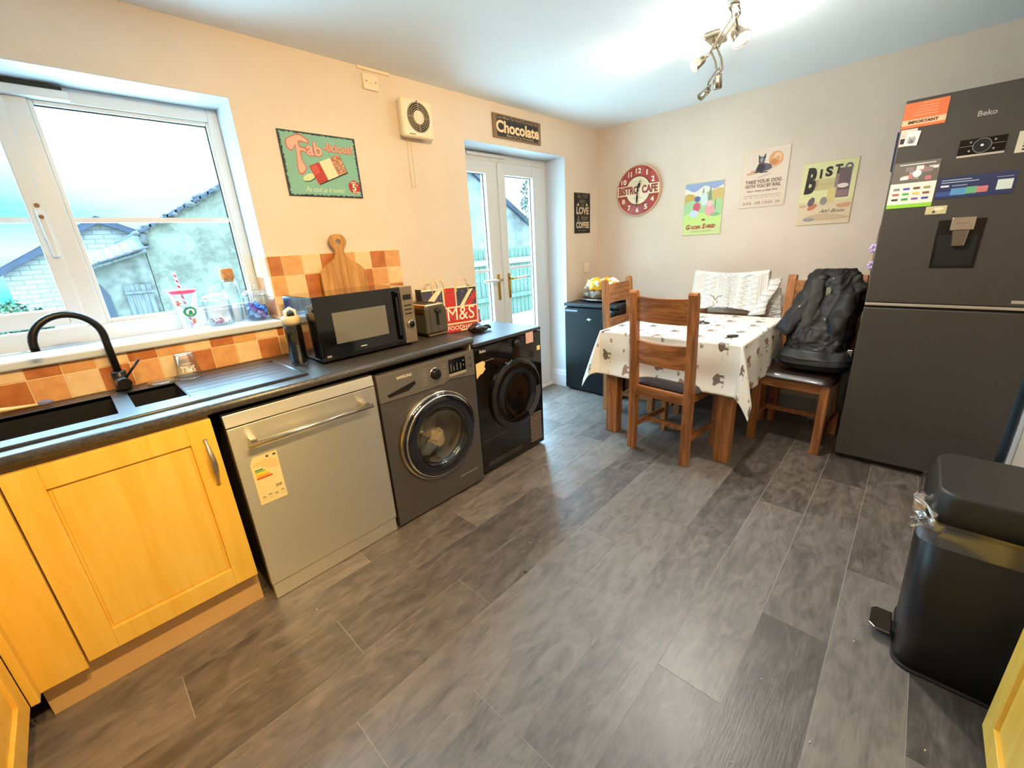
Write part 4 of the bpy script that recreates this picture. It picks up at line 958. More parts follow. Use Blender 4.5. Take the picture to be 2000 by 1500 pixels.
# love coffee sign
sg, f = plate('coffee_sign', 'tall narrow black chalkboard sign with LOVE and COFFEE beside the french doors', 'wall sign', 3.078, 3.33, 1.444, 1.788, mat('chalk_black', (22, 20, 18), .6, var=.3, vs=20), th=.005)
CK = (214, 196, 160); CK2 = (150, 140, 116)
text('ALL YOU', f, .126, .315, .16, .03, CK2, sg, d=.001); text('NEED', f, .126, .272, .10, .028, CK2, sg, d=.001); text('is', f, .126, .243, .04, .022, CK2, sg, d=.001)
text('LOVE', f, .126, .195, .20, .062, CK, sg, d=.001, bold=.04); text('&', f, .06, .125, .035, .05, CK2, sg, d=.001); text('more', f, .155, .128, .11, .036, CK2, sg, d=.001, shear=.3); text('COFFEE', f, .126, .070, .21, .055, CK, sg, d=.001, bold=.04)
art(f, [(CK2, rc(.02, .332, .07, .334)), (CK2, rc(.18, .332, .23, .334)), (CK, [(.03, .235), (.075, .235), (.06, .262)]), (CK, [(.175, .235), (.22, .235), (.19, .262)]), (CK2, rc(.03, .098, .22, .1)), (CK2, rc(.03, .158, .22, .16)), (CK2, rc(.05, .022, .10, .026)), (CK2, rc(.115, .022, .19, .026))], sg, 'chalk_marks')
# clock
ck = thing('wall_clock', 'round red and cream wall clock reading BISTRO CAFE', 'clock', (XB-.01, -.431, 1.565))
CY, CZ, RR = -.431, 1.767, .203
m_, t_, p_ = new_mat('worn_red_face'); n_ = t_.noise(t_.coord('Object'), 14, 5, .7); put(t_, p_.inputs['Base Color'], t_.mix(n_.ss(.35, .7), (158, 56, 46), (186, 84, 72))); p_.inputs['Roughness'].default_value = .4
build('clock_face', MB().lathe([(0, .022), (RR-.004, .022), (RR, .020), (RR, 0), (0, 0)], (XB-.002, CY, CZ), (-1, 0, 0), 64), m_, ck)
build('clock_rim', MB().lathe([(RR, .0), (RR+.004, 0), (RR+.004, .023), (RR-.004, .0235), (RR-.004, .022)], (XB-.002, CY, CZ), (-1, 0, 0), 64), mat('rim_cream', (220, 178, 140), .5), ck)
f = Fr((XB-.0245, CY, CZ), (0, -1, 0), (0, 0, 1)); CR = (240, 222, 184)
art(f, [((120, 50, 42), ell(0, 0, .122)), (CR, ell(0, 0, .112)), (CR, rc(-.196, -.036, .196, .046)), ((176, 78, 66), rc(-.150, -.0, -.030, .0005)), ((226, 206, 166), ell(0, 0, .105, a0=20, a1=160)), ((190, 168, 128), rc(-.04, .072, .04, .076)), ((190, 168, 128), rc(-.05, -.062, .05, -.058))], ck, 'face_print')
text('BISTRO', f, -.090, .006, .19, .066, (150, 56, 46), ck, d=.0022, bold=.05); text('CAFE', f, .110, .006, .145, .066, (150, 56, 46), ck, d=.0022, bold=.05)
for hr in (1, 2, 4, 5, 6, 7, 8, 10, 11, 12):
    a = R(90-30*hr); text(str(hr), f, .158*math.cos(a), .158*math.sin(a), .012 if hr == 1 else (.030 if hr < 10 else (.034 if hr == 11 else .05)), .042, (246, 232, 206), ck, 'numeral', d=.0022, bold=.03)
HB = mat('hand_black', (14, 12, 12), .4)
def hand(L, a, w): 
    a = R(a); dx, dy = math.cos(a), math.sin(a); mb = MB(); P_ = [(-.02, .003), (.2*L, .003), (.35*L, w), (.6*L, w), (.75*L, .003), (L, .001)]; q = P_+[(x, -y) for x, y in P_[::-1]]
    pp = [(x*dx-y*dy, x*dy+y*dx) for x, y in q]; n = len(pp); mb.add([f.p(x, y, .010) for x, y in pp]+[f.p(x, y, .011) for x, y in pp], [tuple(range(n)), tuple(range(n, 2*n))]+[(i, (i+1) % n, n+(i+1) % n, n+i) for i in range(n)]); return mb
build('hour_hand', hand(.085, 74, .012), HB, ck); build('minute_hand', hand(.135, 268, .008), HB, ck); build('hand_hub', MB().lathe([(0, .012), (.008, .012), (.008, .003)], f.O, (-1, 0, 0), 16), HB, ck)
# posters on the far wall
def pl2(name, lab, y0, y1, z0, z1, col, rot=0.): return plate(name, lab, 'tin sign', y0, y1, z0, z1, mat(name+'_tin', col, .35), back=True)
sg, f = pl2('marmalade_sign', 'small colourful tin sign with blue sky and green hills right of the clock', -.842, -1.145, 1.366, 1.764, (206, 214, 140))
IT = [((150, 164, 200), rc(.004, .20, .299, .394)), ((226, 222, 206), smo([(.004, .36), (.08, .33), (.16, .37), (.23, .34), (.299, .36), (.299, .30), (.15, .29), (.004, .30)], 4)), ((196, 164, 84), smo([(.004, .305), (.06, .315), (.10, .28), (.09, .22), (.004, .20)], 4)), ((204, 178, 110), smo([(.15, .30), (.22, .33), (.299, .335), (.299, .2), (.15, .2)], 4)),
      ((168, 206, 150), smo([(.004, .24), (.10, .27), (.2, .25), (.299, .26), (.299, .10), (.004, .10)], 4)), ((196, 222, 130), smo([(.004, .15), (.10, .17), (.2, .16), (.299, .14), (.299, .005), (.004, .005)], 4)), ((206, 216, 150), rc(.004, .004, .299, .085)), ((120, 150, 126), [(.17, .26), (.22, .26), (.205, .37), (.19, .30)]), ((120, 150, 126), [(.135, .28), (.165, .28), (.15, .36)]),
      ((206, 96, 110), ell(.105, .215, .030, .034)), ((230, 160, 160), ell(.21, .185, .038, .045)), ((236, 190, 186), ell(.205, .235, .024, .022)), ((200, 210, 226), ell(.085, .165, .035, .028)), ((96, 104, 150), ell(.105, .275, .022, .022)), ((206, 222, 216), ell(.16, .27, .028, .05)), ((150, 96, 60), ell(.165, .115, .016, .008)), ((110, 140, 110), rc(.245, .19, .252, .26)), ((150, 180, 130), ell(.25, .15, .035, .014))]
art(f, IT, sg, clip=(.303, .396))
RB = (166, 74, 32)
text('G', f, .045, .064, .032, .040, RB, sg, d=.0021, bold=.05, shear=.2); text('OLDEN', f, .107, .060, .082, .027, RB, sg, d=.0021, bold=.05, shear=.2); text('S', f, .172, .066, .024, .040, RB, sg, d=.0021, bold=.05, shear=.2); text('HRED', f, .225, .063, .075, .028, RB, sg, d=.0021, bold=.05, shear=.2)
text('THE PERFECT MARMALADE', f, .15, .028, .16, .008, (120, 120, 80), sg, d=.0021)
sg, f = pl2('dog_rail_sign', 'pale tin sign with a small black dog reading TAKE YOUR DOG WITH YOU BY RAIL', -1.264, -1.564, 1.538, 1.932, (226, 204, 180))
DK, D2 = (44, 44, 48), (92, 88, 92)
IT = [((206, 160, 130), smo([(.03, .235), (.06, .245), (.10, .26), (.16, .255), (.24, .275), (.26, .30), (.22, .262), (.14, .242), (.06, .225)], 4)), ((222, 158, 104), ell(.215, .315, .045, .048)), ((236, 190, 140), ell(.225, .322, .026, .032)), ((206, 130, 78), ell(.205, .295, .03, .02, 20)), ((222, 158, 104), ell(.225, .315, .013)), ((196, 130, 90), rc(.06, .245, .09, .25)),
      (D2, smo([(.09, .25), (.10, .28), (.115, .30), (.15, .295), (.185, .28), (.195, .258), (.17, .245), (.12, .238)], 5)), (DK, smo([(.10, .25), (.104, .285), (.115, .30), (.14, .29), (.15, .262), (.13, .24)], 5)), (D2, smo([(.106, .30), (.104, .325), (.115, .338), (.135, .338), (.145, .325), (.14, .298), (.12, .29)], 5)), (DK, [(.103, .322), (.101, .356), (.117, .336)]), (DK, [(.134, .337), (.147, .362), (.148, .324)]), ((150, 146, 140), ell(.124, .318, .009, .014)), (DK, rc(.12, .232, .17, .239)), (DK, rc(.085, .236, .115, .243)), ((226, 110, 60), ell(.123, .303, .006, .002, n=10)),
      ((196, 148, 116), [(.115, .205), (.19, .222), (.19, .219), (.115, .201)]), ((196, 148, 116), [(.03, .232), (.05, .24), (.045, .225)])]
art(f, IT, sg, clip=(.300, .394))
TD = (88, 72, 62)
text('TAKE YOUR DOG', f, .148, .176, .235, .024, TD, sg, d=.0021, bold=.012); text('WITH YOU BY RAIL', f, .148, .146, .235, .024, TD, sg, d=.0021, bold=.012); text('Return Tickets at Single Fares', f, .148, .112, .20, .014, TD, sg, d=.0021, bold=.01, shear=.3)
text('G.W.R.   LMS   L.N.E.R   S.R.', f, .15, .030, .245, .018, (120, 100, 86), sg, d=.0021)
art(f, [((140, 118, 100), rc(.03, .080, .27, .0825))]+[((160, 140, 120), rc(.03+i*.035, .066, .055+i*.035, .069)) for i in range(7)], sg, 'small_print')
sg, f = pl2('gravy_sign', 'yellowish tin sign with large black curved lettering and a purple window', -1.654, -1.958, 1.388, 1.786, (222, 206, 156))
IT = [((226, 220, 160), rc(.004, .15, .30, .394)), ((206, 186, 130), rc(.06, .22, .21, .29)), ((186, 166, 112), rc(.06, .245, .10, .285)), ((196, 180, 118), rc(.11, .25, .2, .262)), ((112, 88, 92), rc(.205, .165, .275, .345)), ((150, 124, 116), rc(.192, .165, .212, .33)), ((236, 214, 200), ell(.238, .237, .03, .014)), ((150, 112, 112), rc(.21, .17, .27, .21)), ((222, 196, 126), rc(.16, .13, .205, .23)), ((222, 200, 166), rc(.004, .004, .30, .135)), ((206, 176, 140), smo([(.05, .05), (.15, .07), (.28, .05), (.28, .03), (.1, .025)], 4)), ((214, 156, 116), smo([(.22, .12), (.29, .13), (.29, .105), (.24, .10)], 4)), ((214, 166, 136), ell(.03, .125, .022, .01)), ((196, 120, 80), ell(.085, .115, .03, .016, 30)), ((110, 90, 96), ell(.075, .15, .018, .03, -20)), ((150, 140, 130), ell(.145, .15, .02, .026)), ((160, 150, 146), ell(.075, .035, .035, .012))]
art(f, IT, sg, clip=(.304, .398))
IK = (30, 24, 18)
text('B', f, .055, .285, .062, .165, IK, sg, d=.0021, bold=.05, shear=.12); text('I', f, .108, .322, .012, .058, IK, sg, d=.0021, bold=.06); text('S', f, .152, .332, .040, .062, IK, sg, d=.0021, bold=.05); text('T', f, .202, .340, .040, .058, (60, 56, 40), sg, d=.0021, bold=.05); text('O', f, .256, .345, .044, .054, (96, 98, 100), sg, d=.0021, bold=.04); text('Ah! Bisto', f, .20, .085, .14, .022, (70, 56, 44), sg, d=.0021, shear=.4)

# extractor fan
fn = thing('extractor_fan', 'square white extractor fan with a round black grille high on the wall', 'extractor fan', (1.413, -.04, 2.01))
OFFW = mat('aged_white_plastic', (236, 220, 190), .4)
build('backbox', MB().box(1.325, 1.505, -.045, -.001, 2.022, 2.188), OFFW, fn, bevel=.004); build('cover', MB().box(1.308, 1.522, -.078, -.04, 2.005, 2.205), OFFW, fn, bevel=.012, seg=3)
fc = (1.420, -.0785, 2.110)
g = build('grille_recess', MB().lathe([(.078, 0), (.078, .0012), (.0, .0012)], fc, (0, -1, 0), 48), mat('grille_black', (20, 16, 14), .6), fn)
mb = MB()
for r_ in (.044, .054, .064, .074): mb.lathe([(r_-.0014, .0012), (r_-.0014, .0035), (r_+.0014, .0035), (r_+.0014, .0012)], fc, (0, -1, 0), 48)
mb.box(fc[0]-.077, fc[0]+.077, fc[1]-.0035, fc[1]-.0012, fc[2]-.0012, fc[2]+.0012).box(fc[0]-.0012, fc[0]+.0012, fc[1]-.0036, fc[1]-.0012, fc[2]-.077, fc[2]+.077)
build('grille_ring', mb, mat('grille_grey_rings', (190, 172, 146), .5), fn); build('fan_hub', MB().lathe([(0, .005), (.035, .005), (.037, .0012)], fc, (0, -1, 0), 32), OFFW, fn)
build('screw', MB().cyl((1.415, -.078, 2.192), (1.415, -.0795, 2.192), .004, n=12), BLK, fn); art(Fr((1.30, -.0785, 2.0), (1, 0, 0), (0, 0, 1)), [((120, 100, 80), rc(.045, .018, .085, .023))], fn, 'maker_mark')
for x_, z_ in ((1.352, 1.748), (1.378, 1.752)):
    build('pull_cord', MB().cyl((x_, -.03, z_), (x_, -.03, 2.01), .0011, n=6), mat('cord_cream', (220, 190, 140), .7), fn); build('cord_end', MB().lathe([(0, 0), (.004, .002), (.002, .012), (0, .014)], (x_, -.03, z_-.008), n=10), MATS['cord_cream'], fn)
o = thing('blank_plate', 'square white cable plate near the ceiling left of the fan', 'cable plate', (1.178, -.004, 2.22))
build('plate', MB().box(1.132, 1.222, -.014, -.001, 2.219, 2.293), OFFW, o, bevel=.003)
for x_ in (1.150, 1.205): build('screw', MB().cyl((x_, -.014, 2.257), (x_, -.0152, 2.257), .0035, n=12), mat('screw_dark', (90, 74, 58), .5, .6), o)
build('cable_outlet', MB().lathe([(.008, 0), (.008, .003), (.005, .003)], (1.178, -.014, 2.25), (0, -1, 0), 16), OFFW, o)
o = thing('wall_socket', 'white wall switch plate in the far left corner above the small fridge', 'socket', (3.266, -.004, 1.082)); build('plate', MB().box(3.222, 3.310, -.011, -.001, 1.085, 1.172), OFFW, o, bevel=.003); build('switch_rocker', MB().box(3.256, 3.276, -.015, -.011, 1.112, 1.146), OFFW, o, bevel=.002)
o = build('cable_trunking', MB().box(1.11, 1.30, -.010, -.001, 2.310, 2.3235), OFFW); tag(o, 'short white trunking strip along the ceiling line above the cable plate', 'trunking')
# ================================================================ DINING CORNER
SEATL = mat('dark_brown_leather', (40, 28, 24), .35, coat=.25, bump=.08, bs=180)
def make_chair(label):
    t_ = thing('dining_chair', label, 'chair', (0, 0, 0), group='dining chairs around the table')
    sil = [(-.222, 0), (-.178, 0), (-.178, .44), (-.200, .90), (-.210, 1.045), (-.216, 1.066), (-.226, 1.074), (-.243, 1.072), (-.252, 1.058), (-.250, 1.04), (-.228, .70), (-.222, .44)]
    for s_ in (1, -1):
        build('back_post', MB().prism(sil, 'y', s_*.190-.026, s_*.190+.026), OAKZ, t_, bevel=.004)
        build('leg', MB().box(.172, .216, s_*.188-.022, s_*.188+.022, 0, .462), OAKZ, t_, bevel=.003)
    def rail(z0, z1, xb, th=.022, bow=.022):
        mb = MB()
        vs = []
        N_ = 12
        for i in range(N_+1):
            y = -.166+.332*i/N_; b = bow*(1-(2*i/N_-1)**2)
            for z in (z0, z1):
                k = -(z-.62)*.055
                vs += [(xb+k-b-th/2, y, z-.004*(1-(2*i/N_-1)**2)*(1 if z == z1 else 0)), (xb+k-b+th/2, y, z-.004*(1-(2*i/N_-1)**2)*(1 if z == z1 else 0))]
        fs = []
        for i in range(N_):
            a, b = i*4, i*4+4
            fs += [(a, b, b+2, a+2), (a+1, a+3, b+3, b+1), (a, a+1, b+1, b), (a+2, b+2, b+3, a+3)]
        fs += [(0, 2, 3, 1), (N_*4, N_*4+1, N_*4+3, N_*4+2)]
        return mb.add(vs, fs)
    build('back_rail', rail(.885, 1.036, -.203), OAKY, t_, bevel=.003); build('back_rail', rail(.615, .762, -.203), OAKY, t_, bevel=.003)
    mb = MB(); mb.box(-.19, .185, .165, .187, .398, .462).box(-.19, .185, -.187, -.165, .398, .462).box(.183, .205, -.17, .17, .398, .462).box(-.214, -.192, -.165, .165, .398, .462)
    build('seat_frame', mb, OAKY, t_, bevel=.002)
    def pad(u, v):
        a, b = u*2-1, v*2-1; e = (1-abs(a)**6)*(1-abs(b)**6)
        return Vector((-.178+.405*(v), .212*a, .466+.036*max(0, e)**.35))
    mb = MB().grid(pad, 20, 20); mb.box(-.176, .226, -.211, .211, .460, .470)
    build('seat_pad', mb, SEATL, t_)
    mb = MB(); mb.box(-.18, .176, .178, .198, .150, .184).box(-.18, .176, -.198, -.178, .150, .184).box(-.05, -.026, -.18, .18, .152, .182)
    build('stretcher', mb, OAKX, t_, bevel=.002)
    return t_
ch = make_chair('oak dining chair nearest the camera with its back to us'); ch.location = (2.326, -1.331, 0); ch.rotation_euler = (0, 0, R(-6.8)); ABS[ch.name] = Vector(ch.location)
dup(ch, (2.845, -.815, 0), R(-90), 'oak dining chair between the small fridge and the table')
dup(ch, (3.085, -1.315, 0), R(180), 'oak dining chair at the far side of the table under the white jumper')
dup(ch, (2.945, -1.905, 0), R(174.5), 'oak dining chair beside the tall fridge with the black coat on it')

# table
tb = thing('dining_table', 'sturdy oak dining table under a printed cloth', 'table', (2.73, -1.255, 0))
for (x_, y_) in ((2.28, -.92), (2.28, -1.692), (3.09, -.92), (3.09, -1.692)): build('leg', MB().box(x_, x_+.085, y_, y_+.085, 0, .66), OAKZ, tb, bevel=.004)
build('apron', MB().box(2.365, 3.09, -.9, -.875, .63, .73).box(2.365, 3.09, -1.672, -1.647, .63, .73).box(2.30, 2.325, -1.6, -.92, .63, .73).box(3.135, 3.16, -1.6, -.92, .63, .73), OAKY, tb)
for (x_, y_) in ((2.28, -.92), (2.28, -1.692), (3.09, -.92), (3.09, -1.692)): pass
build('table_top', MB().box(2.262, 3.195, -1.705, -.80, .73, .762), OAKX, tb, bevel=.004)
build('leg_block', MB().box(2.285, 2.36, -.915, -.84, .655, .735).box(2.285, 2.36, -1.687, -1.612, .655, .735).box(3.095, 3.17, -.915, -.84, .655, .735).box(3.095, 3.17, -1.687, -1.612, .655, .735), OAKZ, tb)
# tablecloth
def m_cloth():
    m, t, p = new_mat('farm_print_cotton'); u = t.node('ShaderNodeUVMap').outputs[0]; x, y, _ = t.sep(u)
    wob = t.noise(t.scale(u, (30, 30, 30)), 1., 3, .6)
    D = None; cols = None
    def layer(S0, ox, oy, seed, kx, ky):
        gx = (x*S0+ox); row = (y*S0+oy).floor(); gx = gx+row*.43
        cx_ = gx.floor(); fx = gx.frac()-.5; fy = (y*S0+oy).frac()-.5
        h1 = ((cx_*12.9898+row*78.233+seed).sin()*43758.5).frac(); h2 = ((cx_*39.3+row*11.1+seed).sin()*24634.6).frac()
        fx = fx+(h1-.5)*.25+(wob-.5)*.12; fy = fy+(h2-.5)*.25+(wob-.5)*.10
        fx = fx*((h2.gt(.5))*2.-1.)
        q = (fx/kx)*(fx/kx)+(fy/ky)*(fy/ky); body = q.lt(1.)
        hd = ((fx-kx*1.0)/(kx*.36)).pow(2.)+((fy-ky*.55)/(ky*.5)).pow(2.); head = hd.lt(1.)
        legs = (fx.abs().lt(kx*.8))*(fy.lt(-ky*.6))*(fy.gt(-ky*1.9))*((fx*(3.1/kx)).sin().abs().gt(.80))
        grass = (fy.lt(-ky*1.6))*(fy.gt(-ky*2.2))*(fx.abs().lt(kx*1.5))*(wob.gt(.5))
        return body.max(head).max(legs), grass, h1
    a1, g1, h1 = layer(5.2, .1, .35, 1.3, .17, .10); a2, g2, h2 = layer(8.3, .55, .1, 7.7, .10, .055)
    fine = t.noise(t.scale(u, (130, 130, 130)), 1., 3, .7)
    base = (240, 234, 222)
    c = t.mix(t.noise(t.scale(u, (5, 5, 5)), 1., 4, .6).ss(.45, .65)*.35, base, (226, 222, 196))
    c = t.mix(g1.max(g2)*.6, c, (150, 150, 96))
    an = t.mix(h1.gt(.5), t.mix(fine.ss(.35, .65), (120, 78, 50), (176, 132, 94)), t.mix(fine.ss(.4, .6), (44, 36, 34), (140, 120, 100)))
    c = t.mix(a1*.92, c, an); an2 = t.mix(fine.ss(.4, .6), (54, 46, 42), (150, 136, 104)); c = t.mix(a2*(1.-a1)*.85*(h2.gt(.35)), c, an2)
    put(t, p.inputs['Base Color'], c); p.inputs['Roughness'].default_value = .6; p.inputs['Coat Weight'].default_value = .12; p.inputs['Coat Roughness'].default_value = .3
    t.t.links.new(t.bump(t.noise(t.scale(u, (14, 14, 14)), 1., 3, .5), .25, .01), p.inputs['Normal']); return m
A_, B_, Hh = .472, .458, .305; Cx, Cy, Cz = 2.7285, -1.2525, .7665
def cloth(u, v):
    s_, t_ = (u*2-1)*(A_+Hh), (v*2-1)*(B_+Hh)
    x_, y_ = max(-A_, min(A_, s_)), max(-B_, min(B_, t_)); dx, dy = abs(s_)-A_, abs(t_)-B_
    dx, dy = max(0, dx), max(0, dy); sx, sy = (1 if s_ > 0 else -1), (1 if t_ > 0 else -1)
    L = math.hypot(dx, dy)
    if L < 1e-6: return Vector((Cx+x_, Cy+y_, Cz+.0012*math.sin(s_*14)*math.sin(t_*11)))
    th = math.atan2(dy, dx); cor = math.sin(2*th)
    tt = L/Hh
    r_ = L*(.07+.30*max(0, cor)**1.5)+.016*tt*(1+math.sin((s_+.3)*21)*.6+math.sin((t_-.1)*17)*.6)*(1-max(0, cor))
    r_ += .02*tt*math.sin(5*th+1.)*(1 if cor > .05 else 0)*cor
    r_ = max(r_+.004, .006)
    z_ = Cz-math.sqrt(max(0, L*L-min(r_, L)**2))
    rad = min(1, L/.012); z_ = Cz-(Cz-z_)*rad
    return Vector((Cx+x_+sx*r_*math.cos(th), Cy+y_+sy*r_*math.sin(th), z_))
mb = MB(); mb.grid(cloth, 150, 150, uvfn=lambda u, v: (u*(A_+Hh)*2, v*(B_+Hh)*2))
o = build('tablecloth', mb, m_cloth(), solid=.0012); tag(o, 'cream tablecloth printed with brown farm animals hanging off the table', 'tablecloth')
# on the table
k_ = thing('car_key', 'black car key with a thin ring near the front corner of the table', 'key', (2.44, -1.60, .768))
kb = MB().lathe([(0, 0), (.02, 0), (.026, .004), (.026, .009), (.02, .013), (0, .013)], (0, 0, 0), n=24); M_ = Matrix.Translation((2.44, -1.605, .7685)) @ Matrix.Rotation(R(-50), 4, 'Z') @ Matrix.Diagonal((1.35, .72, 1, 1)); kb.xf(M_)
build('key_fob', kb, mat('key_black', (24, 34, 38), .2, coat=.4), k_); build('key_ring', MB().tube([(2.425+.022*math.cos(R(a)), -1.563+.016*math.sin(R(a)), .7695) for a in range(0, 370, 15)], .0011, 6), CHROME, k_)
og = thing('wire_ornament', 'silver wire ornament with a looped top and long rod on the table', 'ornament', (2.80, -1.28, .768))
G_ = mat('pewter', (110, 102, 96), .3, 1.)
build('ornament_base', MB().lathe([(0, 0), (.045, 0), (.045, .004), (.012, .009), (.004, .02), (0, .02)], (2.80, -1.30, .768), n=28), G_, og)
build('rod', MB().tube([(2.80, -1.30, .776), (2.78, -1.22, .81), (2.76, -1.29, .862), (2.75, -1.38, .905)], .0028, 8), G_, og)
build('loop', MB().tube([(2.75, -1.385+.012*math.cos(R(a)), .925+.014*math.sin(R(a))) for a in range(0, 370, 20)], .0035, 8), mat('bright_wire', (226, 222, 214), .15, 1.), og)
build('antler', MB().tube([(2.75, -1.385, .940), (2.75, -1.368, .965), (2.75, -1.348, .975)], .0026, 6), G_, og); build('antler', MB().tube([(2.75, -1.385, .940), (2.75, -1.40, .965), (2.75, -1.425, .972)], .0026, 6), G_, og)

# white cable knit jumper on the far chair
def m_knit():
    m, t, p = new_mat('cable_knit_wool'); u = t.node('ShaderNodeUVMap').outputs[0]; x, y, _ = t.sep(u)
    a = ((x+y)*95.).sin().abs(); b = ((x-y)*95.).sin().abs(); dia = (1.-a.min(b)).pow(4.)
    mid = (x-.27).abs().lt(.075); c2 = (((x-.12).abs()-.018).abs().lt(.012)).max((((x-.42).abs()-.018).abs()).lt(.012))
    cab = (((x*60.)+((y*120.).sin()*.8)).sin()*.5+.5); rib = ((x*420.).sin()*.5+.5)*.25
    big = 1.-(((x-.12).abs()+((y*22.).frac()-.5).abs()*.10-.05).abs()*60.).min(1.); big2 = 1.-(((x-.42).abs()+((y*22.).frac()-.5).abs()*.10-.05).abs()*60.).min(1.)
    h = dia*mid+c2*cab+big.max(big2)*(1.-mid)*.9+rib
    put(t, p.inputs['Base Color'], t.mix(h.ss(.0, .6), (226, 222, 214), (240, 238, 232))); p.inputs['Roughness'].default_value = .9; p.inputs['Sheen Weight'].default_value = .2
    t.t.links.new(t.bump(h, .75, .008), p.inputs['Normal']); return m
KNIT = m_knit()
jp = thing('jumper', 'white cable knit jumper draped over the far dining chair', 'jumper', (3.28, -1.31, .76))
# path over rail: front bottom -> top -> back bottom ; v in 0..1
def jump(u, v):
    yl, yr = -1.045, -1.575
    y = yl+(yr-yl)*u
    if v < .5:
        q = v/.5; zb = .765+.045*math.sin(math.pi*u)**1.0; z = zb+(1.062-zb)*q; x = 3.235+.035*q**.5-.02*math.sin(math.pi*u)*(1-q)
        y += (-.025*(1-q)*(u-.2)*-1.2 if u > .5 else .02*(1-q)*-1)
        y += (1-q)*(.075*(.5-u)+.0)
    elif v < .62:
        q = (v-.5)/.12; a = math.pi*q; x = 3.300-.030*math.cos(a); z = 1.062+.018*math.sin(a)+.0
    else:
        q = (v-.62)/.38; z = 1.062-.20*q; x = 3.330+.012*q
    sag = .022*math.sin(math.pi*u)*(1 if v > .45 else v/.45)
    return Vector((x-.007*math.sin(u*31)*(1 if v < .5 else 0)-.004, y, z-sag+.012))
mb = MB(); mb.grid(jump, 60, 70, uvfn=lambda u, v: (u*.55, v*.62)); build('jumper_body', mb, KNIT, jp, solid=.012, sub=1)
def slv(u, v):
    a = 2*math.pi*u; top = Vector((3.30, -1.585, 1.03)); bot = Vector((3.23, -1.53, .775)); c = top.lerp(bot, v); rr_ = .050+.01*math.sin(v*7)
    d = Vector((0, 1, -.15)).normalized()
    return c+Vector((.020*math.cos(a), 0, 0))+d*(rr_*math.sin(a))*(1+.25*(1-v))
mb = MB(); mb.grid(slv, 26, 22, cu=True); 
mb.uv = []; mb.uvv = [(i/26*.2, j/22*.3) for j in range(23) for i in range(26)]
build('jumper_sleeve', mb, KNIT, jp, solid=.006)
def slv2(u, v):
    a = 2*math.pi*u; c = Vector((3.345, -1.60, .96)).lerp(Vector((3.34, -1.63, .72)), v)
    return c+Vector((.014*math.cos(a), .045*math.sin(a), 0))
mb = MB(); mb.grid(slv2, 20, 12, cu=True); mb.uv = []; mb.uvv = [(i/20*.2, j/12*.3) for j in range(13) for i in range(20)]
build('jumper_sleeve', mb, KNIT, jp, solid=.006)

# black coat on the right chair
COAT = mat('black_coat_fabric', (16, 14, 13), .66, var=.5, vs=14, coat=.05, bump=.5, bs=34); COAT2 = mat('dark_green_grey_coat', (52, 52, 45), .75, var=.25, vs=12, bump=.2, bs=50)
def loft(levels, nz=46, n=44, amp=.02, fq=9., seed=0, e=2.6):
    def at(v):
        k = v*(len(levels)-1); i = min(int(k), len(levels)-2); t_ = k-i; t_ = t_*t_*(3-2*t_); return [levels[i][j]*(1-t_)+levels[i+1][j]*t_ for j in range(5)]
    def fn(u, v):
        cx_, cy_, z_, rx, ry = at(v); a = 2*math.pi*u; c_, s_ = math.cos(a), math.sin(a)
        p = Vector((cx_+rx*math.copysign(abs(c_)**(2/e), c_), cy_+ry*math.copysign(abs(s_)**(2/e), s_), z_))
        o = Vector((seed, seed*2, 0)); w_ = amp*(noise.noise(Vector((p.x*fq, p.y*fq*1.6, p.z*fq*.6))+o)+.5*noise.noise(Vector((p.x*fq*2.6, p.y*fq*3.4, p.z*fq*1.2))+o))
        rid = amp*.7*(abs(noise.noise(Vector((p.y*30+p.x*12, p.z*12+p.y*10, seed))))*2-.5)+amp*.3*(abs(noise.noise(Vector((p.y*60, p.z*48+p.x*30, seed+4))))*2-.5)
        nrm = Vector((c_, s_, .15)); return p+nrm*(w_+rid)
    mb = MB(); mb.grid(fn, n, nz, cu=True)
    o_ = len(mb.v); W = n
    mb.f += [list(range(W))[::-1], list(range(nz*W, nz*W+W))]; mb.m += [0, 0]; mb.s += [True, True]
    return mb
jk = thing('coat', 'black coat slung over the chair next to the tall fridge', 'coat', (3.05, -1.96, .56))
lv_ = [(3.19, -1.955, 1.112, .012, .05), (3.19, -1.96, 1.108, .045, .105), (3.175, -1.975, 1.075, .065, .140), (3.150, -1.985, 1.00, .085, .155), (3.115, -1.985, .92, .105, .155), (3.075, -1.975, .84, .125, .160), (3.035, -1.965, .76, .135, .165), (3.0, -1.955, .68, .15, .17), (2.98, -1.955, .60, .165, .175), (2.985, -1.96, .55, .15, .15), (2.99, -1.96, .545, .02, .02)]
build('coat_body', loft(lv_, 120, 110, .020, 12., 3), COAT, jk)
def limb(pts, rs, flat, amp, seed, m, name, par, n=26, k=6):
    P_ = [Vector(p) for p in pts]; out, ro = [], []
    for i in range(len(P_)-1):
        for q in range(k):
            t_ = q/k; out.append(P_[i].lerp(P_[i+1], t_)); ro.append(rs[i]*(1-t_)+rs[i+1]*t_)
    out.append(P_[-1]); ro.append(rs[-1]); mb = MB().tube(out, ro, n, flat=flat)
    mb.v = [v+Vector((noise.noise(v*16+Vector((seed, 0, 0))), noise.noise(v*16+Vector((0, seed, 0))), noise.noise(v*16+Vector((0, 0, seed)))))*amp for v in mb.v]
    return build(name, mb, m, par)
limb([(3.14, -1.90, 1.06), (3.07, -1.865, .96), (3.0, -1.82, .84), (2.95, -1.775, .745), (2.945, -1.765, .725)], [.06, .065, .062, .056, .050], .6, .022, 3, COAT, 'coat_sleeve', jk)
